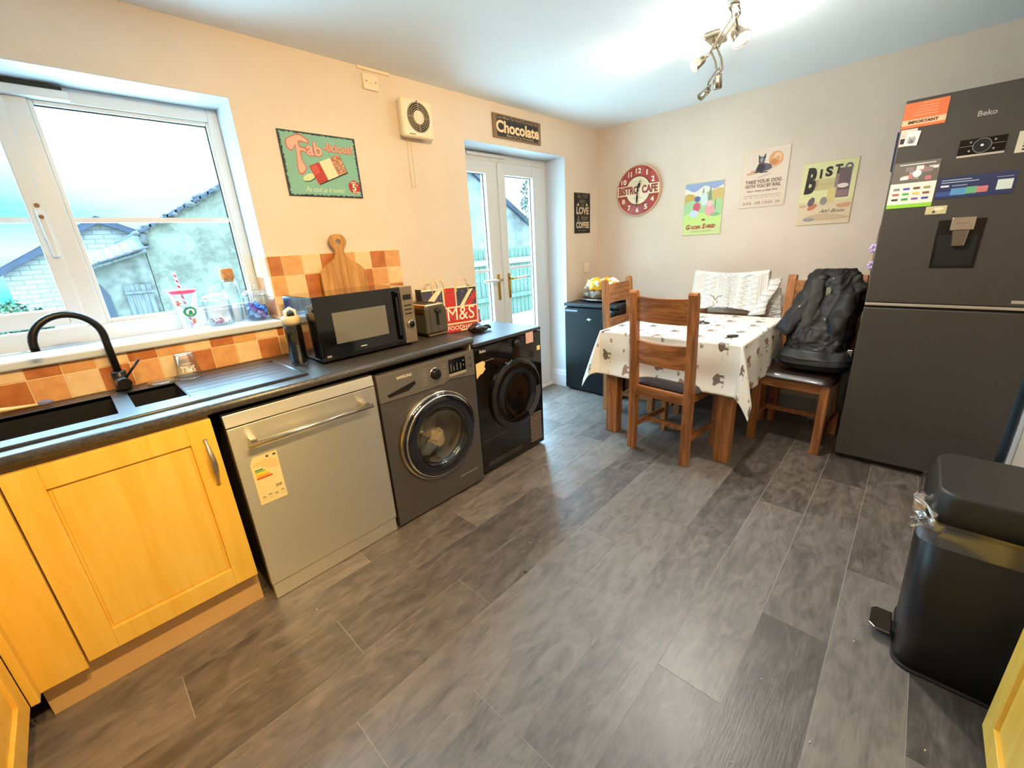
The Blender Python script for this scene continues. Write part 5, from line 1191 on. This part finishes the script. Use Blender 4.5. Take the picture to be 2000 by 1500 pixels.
limb([(3.05, -1.905, 1.05), (3.0, -1.91, .95), (2.955, -1.90, .84), (2.925, -1.885, .73), (2.91, -1.90, .67)], [.03, .034, .034, .036, .022], .45, .012, 8, COAT2, 'coat_lapel', jk)
limb([(2.955, -1.925, .80), (2.93, -1.92, .72), (2.905, -1.885, .66), (2.905, -1.855, .70)], [.007, .011, .014, .008], .6, .006, 5, mat('fleece_lining', (188, 176, 142), .9), 'fleece_edge', jk)
build('coat_label', MB().prism([(-1.975, .955), (-1.955, .955), (-1.952, 1.0), (-1.965, 1.012), (-1.978, .995)], 'x', 3.040, 3.046), mat('silver_label', (170, 196, 206), .2, .8), jk)
limb([(3.0, -2.08, .98), (2.93, -2.06, .86), (2.90, -2.05, .74), (2.88, -2.06, .66)], [.045, .055, .05, .03], .6, .02, 12, COAT, 'coat_sleeve', jk)
sb = thing('shoulder_bag', 'dark slouchy shoulder bag on the seat under the coat with a strap hanging down', 'bag', (2.92, -1.98, .50))
lv_ = [(2.93, -1.97, .655, .03, .10), (2.92, -1.97, .64, .10, .17), (2.90, -1.965, .60, .135, .195), (2.895, -1.965, .565, .14, .195), (2.90, -1.975, .53, .125, .17), (2.91, -1.98, .508, .09, .12), (2.92, -1.98, .5045, .03, .04)]
build('bag_body', loft(lv_, 40, 48, .012, 8., 9), mat('blue_black_nylon', (20, 23, 26), .5, bump=.15, bs=60), sb)
def strap(pts, w_, m, par, name='strap', ax=Vector((.35, 1, 0)).normalized()):
    P_ = []; 
    for i in range(len(pts)-1):
        for q in range(8): P_.append(Vector(pts[i]).lerp(Vector(pts[i+1]), q/8))
    P_.append(Vector(pts[-1])); mb = MB(); mb.grid(lambda u, v: P_[min(int(v*(len(P_)-1)+.001), len(P_)-1)]+ax*(w_*(u-.5)), 2, len(P_)-1); return build(name, mb, m, par, solid=.003)
SG = mat('grey_webbing', (58, 56, 56), .8)
strap([(2.95, -2.12, .60), (2.89, -2.140, .54), (2.87, -2.138, .42), (2.89, -2.140, .30), (2.92, -2.143, .24), (2.95, -2.140, .27), (2.97, -2.136, .40), (2.98, -2.13, .48)], .04, SG, sb)
build('buckle', MB().box(2.866, 2.878, -2.155, -2.130, .60, .66), CHROME, sb, bevel=.003)

# small black fridge in the corner
mf = thing('small_fridge', 'black under-counter fridge in the far left corner', 'fridge', (3.16, -.30, 0))
build('cabinet', MB().box(2.925, 3.42, -.565, -.03, .02, .815), mat('small_fridge_black', (12, 12, 14), .4), mf, bevel=.004)
dr = build('fridge_door', MB().box(2.882, 2.922, -.567, -.022, .022, .800), mat('small_fridge_door', (12, 12, 13), .5, spec=.25), mf, bevel=.006)
build('finger_grip', MB().box(2.8805, 2.90, -.165, -.03, .765, .783), mat('grip_grey', (120, 128, 134), .4), dr, bevel=.004)
art(Fr((2.8815, -.20, .70), (0, -1, 0), (0, 0, 1)), [((206, 212, 214), smo([(.06, .0), (.075, .010), (.085, .018), (.095, .010), (.115, .008), (.098, .0), (.09, -.010), (.08, -.002)], 3))], dr, 'badge', base=.0012)
build('worktop_lid', MB().box(2.876, 3.43, -.570, -.016, .815, .842), mat('small_fridge_lid', (30, 31, 34), .5), mf, bevel=.006)
build('thermostat_dial', MB().lathe([(0, 0), (.034, 0), (.030, .008), (0, .01)], (2.882, -.515, .765), (-1, 0, 0), 28), BLK, mf)
for y_ in (-.06, -.53): build('foot', MB().cyl((2.95, y_, 0), (2.95, y_, .021), .018), BLK, mf)
tr = thing('serving_tray', 'dark oval tray on top of the small fridge', 'tray', (3.13, -.27, .843))
build('tray_dish', MB().lathe([(0, .002), (.13, .002), (.165, .012), (.185, .024), (.189, .022), (.168, .006), (.13, -.0005), (0, -.0005)], (0, 0, 0), n=48).xf(Matrix.Translation((3.12, -.29, .8435)) @ Matrix.Diagonal((.85, 1.25, 1, 1))), mat('tray_pewter', (86, 92, 96), .3, .6), tr)
build('tray_rim', MB().tube([(3.12+.158*math.cos(R(a)), -.29+.233*math.sin(R(a)), .8665) for a in range(0, 370, 10)], .004, 8), mat('rim_silver', (196, 200, 204), .25, .9), tr)
mb = crumple(MB().ball((3.11, -.285, .985), .10, .175, .062, 40), .045, 15, 4)
def m_bag():
    m, t, p = new_mat('bright_yellow_wrapper'); n = t.noise(t.coord('Object'), 13, 2, .5); n2 = t.noise(t.coord('Object'), 9, 2, .5, 1.)
    c = t.mix(n.gt(.52), (246, 176, 30), (246, 240, 226)); c = t.mix(n2.gt(.60), c, (214, 96, 34)); put(t, p.inputs['Base Color'], c); p.inputs['Roughness'].default_value = .3; p.inputs['Coat Weight'].default_value = .4
    return m
o = build('snack_packet', mb, m_bag()); tag(o, 'crumpled yellow and white packet on the tray on the small fridge', 'packet')
mb = crumple(MB().ball((3.08, -.23, .905), .09, .12, .042, 36), .03, 20, 6); o = build('bread_packet', mb, mat('brown_packet', (110, 92, 72), .4, var=.5, vs=18, coat=.3)); tag(o, 'brown packet on the tray underneath the yellow packet', 'packet')
# radiator behind the table
ra = thing('radiator', 'white panel radiator low on the far wall behind the table', 'radiator', (3.40, -1.6, .14))
mb = MB(); mb.box(3.375, 3.40, -2.15, -1.02, .15, .745)
for k in range(33): mb.box(3.368, 3.376, -2.135+k*.034, -2.119+k*.034, .19, .705)
build('front_panel', mb, mat('radiator_white', (222, 206, 184), .35), ra, bevel=.002); build('top_grille', MB().box(3.37, 3.455, -2.15, -1.02, .745, .757), MATS['radiator_white'], ra, bevel=.002)
build('bracket', MB().box(3.40, XB-.001, -1.95, -1.92, .2, .7).box(3.40, XB-.001, -1.25, -1.22, .2, .7), MATS['radiator_white'], ra)
build('pipe', MB().cyl((3.40, -2.17, 0), (3.40, -2.17, .22), .0075).cyl((3.40, -2.17, .22), (3.40, -2.14, .22), .0075), WPAINT, ra)
# ================================================================ TALL FRIDGE + WHAT HANGS ON IT
FRM = mat('dark_inox', (74, 69, 63), .45, .2, bump=.12, bs=400, var=.06, vs=120)
tf = thing('fridge_freezer', 'tall dark grey fridge freezer with a water dispenser', 'fridge freezer', (3.09, -2.49, 0))
FX, FY0, FY1 = 2.756, -2.812, -2.170
build('cabinet', MB().box(2.822, 3.42, FY0+.004, FY1-.004, .03, 1.915), mat('fridge_side', (54, 50, 47), .45, .4), tf, bevel=.004)
ud = build('upper_door', MB().box(FX, 2.82, FY0, FY1, .962, 1.922), FRM, tf, bevel=.006)
ld_ = build('lower_door', MB().box(FX, 2.82, FY0, FY1, .034, .934), FRM, tf, bevel=.006)
build('handle_trim', MB().box(FX-.001, 2.80, FY0+.002, FY1-.002, .946, .960), mat('trim_silver', (206, 196, 178), .3, .6), tf, bevel=.002)
build('grip_recess', MB().box(FX+.018, 2.81, FY0+.004, FY1-.004, .934, .947), mat('recess_black', (12, 12, 12), .6), tf)
build('kickboard', MB().box(2.80, 3.3, FY0+.01, FY1-.01, .0, .033), BLK, tf)
f = Fr((FX-.0002, FY1, 0), (0, -1, 0), (0, 0, 1))
def fy(y): return FY1-y
text('Beko', f, fy(-2.458), 1.812, .060, .022, (172, 166, 158), ud, d=.0006, bold=.02)
pn = build('control_panel', MB().box(FX-.002, FX+.004, -2.541, -2.393, 1.648, 1.712), BLKG, ud, bevel=.001)
build('panel_trim', MB().box(FX-.0025, FX, -2.541, -2.393, 1.638, 1.6465), MATS['trim_silver'], ud)
f2 = Fr((FX-.0022, -2.393, 1.648), (0, -1, 0), (0, 0, 1)); GY = (150, 146, 140)
art(f2, [(GY, ell(.074, .032, .030)), ((14, 14, 16), ell(.074, .032, .028)), (GY, rc(.004, .034, .044, .0355)), (GY, rc(.104, .034, .145, .0355)), (GY, ell(.036, .050, .004, n=12)), (GY, ell(.036, .014, .004, n=12)), (GY, ell(.112, .050, .004, n=12)), (GY, ell(.112, .014, .004, n=12)), ((250, 250, 250), ell(.074, .033, .005, n=12))], pn, 'panel_marks')
dp = build('dispenser_recess', MB().prism([(-2.549, 1.368), (-2.386, 1.368), (-2.392, 1.142), (-2.548, 1.142)], 'x', FX-.003, FX+.004), BLKG, ud, bevel=.003)
build('dispenser_frame', MB().prism([(-2.535, 1.300), (-2.400, 1.300), (-2.405, 1.155), (-2.535, 1.155)], 'x', FX-.0045, FX-.002), mat('recess_matt', (10, 10, 10), .7), ud)
build('dispenser_badge', MB().box(FX-.022, FX, -2.512, -2.432, 1.318, 1.376), mat('badge_steel', (196, 180, 158), .3, .9), ud, bevel=.003)
art(Fr((FX-.0222, -2.432, 1.318), (0, -1, 0), (0, 0, 1)), [((140, 122, 102), rc(.02, .030, .062, .034))], ud, 'badge_mark')
build('water_paddle', MB().prism([(-2.500, 1.318), (-2.442, 1.318), (-2.450, 1.245), (-2.494, 1.245)], 'x', FX-.020, FX-.006), mat('paddle_clear', (150, 138, 120), .08, .8), ud, bevel=.004)
build('energy_badge', MB().box(FX-.0012, FX, -2.75, -2.70, .978, .992), MATS['trim_silver'], ud)
def sheet(name, lab, cat, y0, y1, z0, z1, col, th=.0012, rot=0., grp=None, dx=0.):
    """paper or magnet on the door: y0 is its left edge as seen"""
    t_ = thing(name, lab, cat, (FX-.002-dx, (y0+y1)/2, z0), group=grp); w_, h_ = y0-y1, z1-z0
    c = Vector((FX-.0008-dx, (y0+y1)/2, (z0+z1)/2)); cu_, cv = math.cos(R(rot)), math.sin(R(rot)); U = Vector((0, -cu_, cv)); V = Vector((0, cv, cu_))
    O = c-U*w_/2-V*h_/2; fr = Fr(O, U, V); mb = MB(); q = rc(0, 0, w_, h_); mb.add([fr.p(a, b, 0) for a, b in q]+[fr.p(a, b, th) for a, b in q], [(3, 2, 1, 0), (4, 5, 6, 7), (0, 1, 5, 4), (1, 2, 6, 5), (2, 3, 7, 6), (3, 0, 4, 7)])
    o = build('sheet', mb, mat(name+'_'+'_'.join(str(int(v)) for v in col), col, .5), t_); return t_, Fr(fr.p(0, 0, th), U, V), o
s_, f_, o_ = sheet('notice_card', 'orange notice card reading IMPORTANT at the top left of the tall fridge', 'notice', -2.172, -2.325, 1.800, 1.908, (236, 118, 66))
art(f_, [((246, 196, 150), rc(.0, .012, .153, .036))]+[((244, 160, 112), rc(.03+.008*i, .05+.012*i, .12, .054+.012*i)) for i in range(5)], s_); text('IMPORTANT', f_, .075, .024, .105, .013, (96, 56, 36), s_, d=.0022, bold=.03); 
s_, f_, o_ = sheet('photo_magnet', 'small white photo magnet beneath the orange card, behind the tilted one', 'magnet', -2.176, -2.235, 1.722, 1.796, (232, 206, 186)); art(f_, [((40, 34, 34), rc(.003, .012, .02, .035)), ((206, 190, 180), rc(.006, .045, .03, .048))], s_)
s_, f_, o_ = sheet('photo_magnet', 'tilted white photo magnet with a grey animal shape below the orange card', 'magnet', -2.196, -2.246, 1.722, 1.785, (236, 228, 220), dx=.002, rot=-6); art(f_, [((170, 160, 156), smo([(.012, .012), (.014, .04), (.022, .034), (.034, .04), (.038, .012)], 4)), ((120, 116, 120), smo([(.018, .012), (.022, .026), (.03, .024), (.034, .012)], 4))], s_)
s_, f_, o_ = sheet('recycling_leaflet', 'recycling leaflet with photo squares above and a green strip below, on the tall fridge', 'leaflet', -2.178, -2.345, 1.438, 1.648, (232, 230, 214))
IT = [((112, 104, 94), rc(0, .115, .167, .210)), ((206, 200, 190), rc(.02, .196, .15, .201)), ((150, 206, 60), rc(0, 0, .167, .018))]
rr = random.Random(13)
for i in range(14): c_ = rr.choice([(176, 160, 150), (206, 200, 196), (150, 130, 124), (196, 120, 116), (224, 222, 214)]); a, b = rr.uniform(.01, .13), rr.uniform(.12, .172); IT.append((c_, rc(a, b, a+rr.uniform(.02, .035), b+rr.uniform(.012, .02))))
IT.append(((236, 232, 222), ell(.09, .155, .016)))
for i, c_ in enumerate([(60, 60, 60), (60, 150, 60), (130, 90, 150), (70, 70, 170), (200, 90, 90), (90, 170, 90), (230, 200, 90), (150, 80, 50), (130, 130, 130), (80, 80, 180), (110, 70, 50), (160, 160, 70)]): a, b = .014+(i % 4)*.037, .036+(i//4)*.024; IT.append((c_, rc(a, b, a+.024, b+.009)))
art(f_, IT, s_)
s_, f_, o_ = sheet('blue_leaflet', 'dark blue banner sticker with a bright picture in the middle of the fridge door', 'sticker', -2.352, -2.603, 1.466, 1.560, (44, 52, 92))
art(f_, [((190, 200, 214), rc(.012, .078, .11, .081)), ((190, 200, 214), rc(.012, .068, .135, .071)), ((226, 232, 236), rc(.012, .05, .04, .058)), ((150, 160, 180), rc(.05, .052, .10, .056)), ((60, 80, 140), rc(0, .01, .055, .03)), ((90, 150, 190), rc(.05, .012, .10, .042)), ((110, 176, 130), rc(.10, .014, .135, .044)), ((206, 120, 116), rc(.135, .016, .17, .042)), ((214, 224, 214), rc(.195, .02, .243, .062)), ((150, 160, 190), rc(.19, .072, .24, .075))], s_)
s_, f_, o_ = sheet('cream_magnet', 'small cream bird magnet to the left above the water dispenser', 'magnet', -2.330, -2.404, 1.398, 1.435, (206, 192, 146)); art(f_, [((70, 60, 40), [(.022, .010), (.03, .018), (.038, .010), (.03, .004)]), ((236, 226, 190), ell(.045, .024, .018, .007))], s_)
s_, f_, o_ = sheet('striped_magnet', 'black and white striped magnet at the right picture edge on the tall fridge', 'magnet', -2.572, -2.640, 1.630, 1.715, (214, 206, 180)); art(f_, [((30, 28, 26), rc(.02, .008+.013*i, .066, .015+.013*i)) for i in range(5)], s_)
# hanging at the fridge's left side
o = build('tea_towel', crumple(MB().box(2.80, 2.98, FY1+.001, FY1+.009, 1.62, 1.80), .006, 18, 3), mat('navy_cloth', (40, 44, 78), .85)); tag(o, 'navy cloth hanging on the left side of the tall fridge', 'cloth')
o = thing('flower_garland', 'purple flower decoration peeping out left of the tall fridge', 'decoration', (2.95, FY1+.02, 1.13))
for (y_, z_) in ((FY1+.024, 1.238), (FY1+.020, 1.145)):
    mb = MB()
    for k in range(6): a = k*math.pi/3; mb.ball((2.95, y_-.004+.013*math.cos(a)*.9, z_+.015*math.sin(a)), .008, .009, .010, 10)
    build('blossom', mb, mat('lilac_petal', (196, 176, 226), .6), o)
build('twine', MB().tube([(2.95, FY1+.012, 1.36), (2.95, FY1+.016, 1.24), (2.95, FY1+.014, 1.14), (2.95, FY1+.012, 1.09)], .002, 6), mat('brown_twine', (130, 90, 60), .8), o)

# pedal bin
BM = mat('black_painted_steel', (24, 23, 22), .42, spec=.5)
bn = thing('pedal_bin', 'tall black pedal bin with a liner hanging out at the bottom right', 'bin', (1.40, -2.65, 0))
def rrect(cx_, cy_, hx, hy, r_, z_, n=8):
    out = []
    for (sx, sy, a0) in ((1, 1, 0), (-1, 1, 90), (-1, -1, 180), (1, -1, 270)):
        for i in range(n+1): a = R(a0+90*i/n); out.append(Vector((cx_+sx*(hx-r_)+r_*math.cos(a), cy_+sy*(hy-r_)+r_*math.sin(a), z_)))
    return out
def rings(rs, cap=True):
    mb = MB(); n = len(rs[0]); vs = [p for r_ in rs for p in r_]
    fs = [(k*n+i, k*n+(i+1) % n, (k+1)*n+(i+1) % n, (k+1)*n+i) for k in range(len(rs)-1) for i in range(n)]; mb.add(vs, fs, 0, True)
    if cap: mb.f += [list(range(n))[::-1], [(len(rs)-1)*n+i for i in range(n)]]; mb.m += [0, 0]; mb.s += [False, False]
    return mb
bx_, by_ = 1.412, -2.665
build('bin_body', rings([rrect(bx_, by_, .152, .148, .05, .014), rrect(bx_, by_, .158, .155, .05, .20), rrect(bx_, by_, .170, .168, .05, .545)]), BM, bn)
build('base_ring', rings([rrect(bx_, by_, .157, .153, .05, 0), rrect(bx_, by_, .157, .153, .05, .014)]), mat('bin_base', (40, 38, 36), .5), bn)
lm = rings([rrect(bx_, by_, .173, .170, .05, .555), rrect(bx_, by_, .166, .163, .05, .600), rrect(bx_, by_, .160, .157, .05, .640), rrect(bx_, by_, .154, .151, .048, .648)])
build('bin_lid', lm, mat('bin_lid_black', (36, 34, 31), .5), bn)
def liner(u, v):
    ring = rrect(bx_, by_, .176, .174, .05, 0, 16); n = len(ring); k = u*n; i = int(k) % n; p = ring[i].lerp(ring[(i+1) % n], k-int(k)); d = (p-Vector((bx_, by_, 0))).normalized(); z_ = .566-.075*v
    return Vector((p.x, p.y, z_))+d*(.003+.006*abs(noise.noise(Vector((u*30, v*3, 0))))+.002*v)
mb = MB(); mb.grid(liner, 120, 8, cu=True)
LIN = m_glass('bin_liner_film', (150, 140, 130), .22, .2, .18)
lo = build('bin_liner', mb, LIN, bn)
build('liner_bunch', crumple(MB().ball((1.27, -2.500, .560), .035, .030, .034, 26).ball((1.30, -2.49, .585), .030, .022, .02, 20), .035, 36, 5), m_glass('liner_bunch_film', (190, 186, 180), .35, .2, .1), bn)
pe = build('pedal', MB().prism([(1.345, -2.505), (1.345, -2.462), (1.362, -2.445), (1.440, -2.445), (1.457, -2.462), (1.457, -2.505)], 'z', .036, .044), mat('pedal_steel', (150, 146, 140), .18, 1.), bn, bevel=.002)
build('pedal_arm', MB().box(1.375, 1.43, -2.52, -2.47, .006, .034), mat('pedal_black', (40, 44, 50), .3), pe, bevel=.004)
# crumbs on the floor
rr = random.Random(31); mb = MB()
for (x_, y_) in [(.093, -.80)]+[(rr.uniform(.6, 3), rr.uniform(-2.4, -.8)) for _ in range(16)]+[(1.28, -2.42), (1.0, -2.6)]: mb.ball((x_, y_, .0015), rr.uniform(.0015, .0035), rr.uniform(.0015, .0035), .0016, 6)
o = build('crumbs', mb, mat('crumb', (230, 214, 180), .8)); tag(o, 'scattered pale crumbs on the dark floor', 'crumbs', kind='stuff')
o = build('floor_spot', MB().lathe([(0, 0.0004), (.008, .0006), (.009, 0)], (.795, -1.325, 0), n=14), mat('spot_dark', (70, 62, 52), .8)); tag(o, 'small dark round mark on the middle of the floor', 'mark')

# ================================================================ LAMPS
NICK = mat('satin_lamp_metal', (190, 178, 156), .25, 1.)
BULB = mat('lit_bulb', (255, 240, 210), .5, emit=(255, 226, 176), es=60); BULBO = mat('lit_bulb_orange', (255, 220, 160), .5, emit=(255, 200, 120), es=25); BULBF = mat('dim_bulb', (240, 230, 210), .2, .3)
def spot_head(parent, pivot, d, r0=.020, r1=.030, L=.075, lit=BULB, name='spot_head'):
    pivot = Vector(pivot); d = Vector(d).normalized(); a = pivot
    h_ = build(name, MB().lathe([(0, 0), (r0, 0), (r0+.002, .01), (r1, L), (r1-.003, L+.001), (r1-.004, L-.012), (0, L-.012)], a, d, 24), NICK, parent)
    build('bulb', MB().lathe([(0, L-.006), (r1-.005, L-.006), (r1-.007, L-.011), (0, L-.011)], a, d, 20), lit, h_)
    return a+d*(L+.015)
def add_spot(name, loc, d, power, col, ang_=110, blend=.8, rad=.02):
    l = bpy.data.lights.new(name, 'SPOT'); l.energy = power; l.color = col; l.spot_size = R(ang_); l.spot_blend = blend; l.shadow_soft_size = rad
    o = bpy.data.objects.new(name, l); COL.objects.link(o); o.location = loc; o.rotation_euler = Vector(d).to_track_quat('-Z', 'Y').to_euler(); return o
WARM = (1., .80, .55)
lb = thing('ceiling_spotlight_bar', 'curved satin ceiling bar with four spotlights over the dining end', 'ceiling light', (2.33, -1.40, 2.25))
build('ceiling_rose', MB().box(2.27, 2.40, -1.44, -1.36, 2.296, 2.3235), NICK, lb, bevel=.012, seg=3)
build('rose_stem', MB().cyl((2.33, -1.40, 2.262), (2.33, -1.40, 2.30), .012), NICK, lb)
bar = [(1.93, -1.612, 2.258), (2.03, -1.59, 2.258), (2.18, -1.49, 2.258), (2.33, -1.40, 2.258), (2.48, -1.37, 2.258), (2.64, -1.325, 2.258), (2.80, -1.225, 2.258), (2.86, -1.20, 2.258)]
build('lamp_bar', MB().tube([(a, b+.016, c) for a, b, c in bar], .0055, 8).tube([(a, b-.016, c) for a, b, c in bar], .0055, 8).ball((1.925, -1.615, 2.258), .022, .022, .008, 14), NICK, lb)
def arm(p, q): build('lamp_arm', MB().cyl(p, q, .006, n=10), NICK, lb)
arm((2.0, -1.60, 2.255), (2.02, -1.60, 2.215))
P1 = spot_head(lb, (2.09, -1.57, 2.235), (-.16, -.42, -.62), .022, .040, .075)
arm((2.02, -1.60, 2.215), (2.09, -1.57, 2.235))
arm((2.33, -1.385, 2.25), (2.33, -1.35, 2.232)); P2 = spot_head(lb, (2.34, -1.345, 2.235), (-.42, .36, -.34), .018, .028, .06, BULBO)
arm((2.60, -1.335, 2.255), (2.60, -1.335, 2.225)); P3 = spot_head(lb, (2.60, -1.335, 2.225), (.10, .02, -1), .018, .024, .07, BULBF)
arm((2.85, -1.205, 2.255), (2.86, -1.19, 2.235)); P4 = spot_head(lb, (2.86, -1.19, 2.235), (.30, .65, -.25), .018, .024, .07, BULBF)
# second bar, over the cooking end, just out of the top of the picture
lb2 = thing('ceiling_spotlight_bar', 'straight satin ceiling bar with four spotlights over the sink end', 'ceiling light', (.18, -2.2, 2.25))
build('ceiling_rose', MB().box(.12, .24, -2.25, -2.15, 2.296, 2.3235), NICK, lb2, bevel=.012, seg=3); build('lamp_bar', MB().tube([(-.25, -2.2, 2.265), (.62, -2.2, 2.265)], .008, 10), NICK, lb2); build('rose_stem', MB().cyl((.18, -2.2, 2.26), (.18, -2.2, 2.30), .012), NICK, lb2)
heads = [(-.2, (-.12, .85, -.9)), (.07, (.1, 1.0, -.8)), (.29, (.42, 1.0, -.5)), (.56, (.55, 1.0, -.45))]
PW = [spot_head(lb2, (x_, -2.2, 2.24), d_, .02, .03, .06) for x_, d_ in heads]
# ================================================================ LIGHT SOURCES
def add_point(loc, power, col, rad=.05):  # all-round fill added beside the lamp heads to lift ceiling and walls
    l = bpy.data.lights.new('lamp_fill', 'POINT'); l.energy = power; l.color = col; l.shadow_soft_size = rad
    o = bpy.data.objects.new('lamp_fill', l); COL.objects.link(o); o.location = loc
FILL_COL = (.70, .90, 1.)
HOT = (1., .67, .24)
add_spot('lamp_light', P1, (0, -.28, -.62), 46, (1, .95, .86), 150, 1., .035); add_point(P1+Vector((.05, .03, -.05)), 6, (1., .96, .92))
add_spot('lamp_light', P2, (-.10, .8, .12), 8, (1., .82, .5), 120, 1., .025); add_point(P2+Vector((0, .03, -.04)), 1.2, (1, .84, .6)); add_spot('lamp_light', P2, (-.3, .5, .8), 2.2, (1., .76, .42), 110, 1., .02)
add_spot('lamp_light', P3, (.10, .02, -1), 18, (1., .96, .93), 165, 1., .03); add_spot('lamp_light', P4, (.5, .2, -.5), 2, (1., .97, .93), 160, 1., .03)  # fill beams added at the two dim heads to brighten the far wall
for (x_, d_), p_, e_ in zip(heads, PW, (80, 50, 50, 44)): add_spot('lamp_light', p_, d_, e_, HOT, 78 if x_ < 0 else 95, 1., .03); add_point(p_, 3.2, (1, .88, .70))
# sky
w = bpy.data.worlds.new('overcast_sky'); sc.world = w; w.use_nodes = True; t = T(w.node_tree); bg = w.node_tree.nodes['Background']
g = t.coord('Generated'); x, y, z = t.sep(g)
n = t.noise(t.scale(g, (1.6, 1.6, 4.5)), 1.7, 5, .55, .6); n2 = t.noise(t.scale(g, (1, 1, 3)), 3.1, 4, .5)
left = (x+.05).ss(-.30, .28)
cl = ((n*.55+n2*.25+z*.55+left*.42)).ss(.50, .92)
low = (1.-(z-.035).abs()*14.).max(0.)*.8
col = t.mix(cl.max(low), (96, 226, 250), (246, 254, 255))
up = z.ss(.16, .45)
put(t, bg.inputs['Color'], t.mix(up, col, (172, 216, 255)))
st = z.ss(.17, .5)*SKYTOP+SKYBASE
sc.cycles.transparent_max_bounces = 24; sc.cycles.max_bounces = 10; sc.cycles.diffuse_bounces = 6
put(t, bg.inputs['Strength'], st)

# ================================================================ CAMERA
cam = bpy.data.cameras.new('camera'); co = bpy.data.objects.new('camera', cam); COL.objects.link(co); sc.camera = co
yaw, pitch, roll, fpx = .7723, -.3203, -.0608, 814.055
cam.sensor_fit = 'HORIZONTAL'; cam.sensor_width = 36; cam.lens = fpx*36/2000; cam.clip_start = .02; cam.clip_end = 200
F_ = Vector((math.cos(yaw)*math.cos(pitch), math.sin(yaw)*math.cos(pitch), math.sin(pitch))); R_ = Vector((math.sin(yaw), -math.cos(yaw), 0)); U_ = R_.cross(F_)
R2 = R_*math.cos(roll)+U_*math.sin(roll); U2 = -R_*math.sin(roll)+U_*math.cos(roll)
M = Matrix((R2, U2, -F_)).transposed().to_4x4(); M.translation = Vector((-.2761, -2.3565, 1.3722)); co.matrix_world = M
sc.view_settings.view_transform = 'Standard'; sc.view_settings.look = 'None'; sc.view_settings.gamma = 1; sc.view_settings.use_curve_mapping = False
sc.view_settings.exposure = EXPO
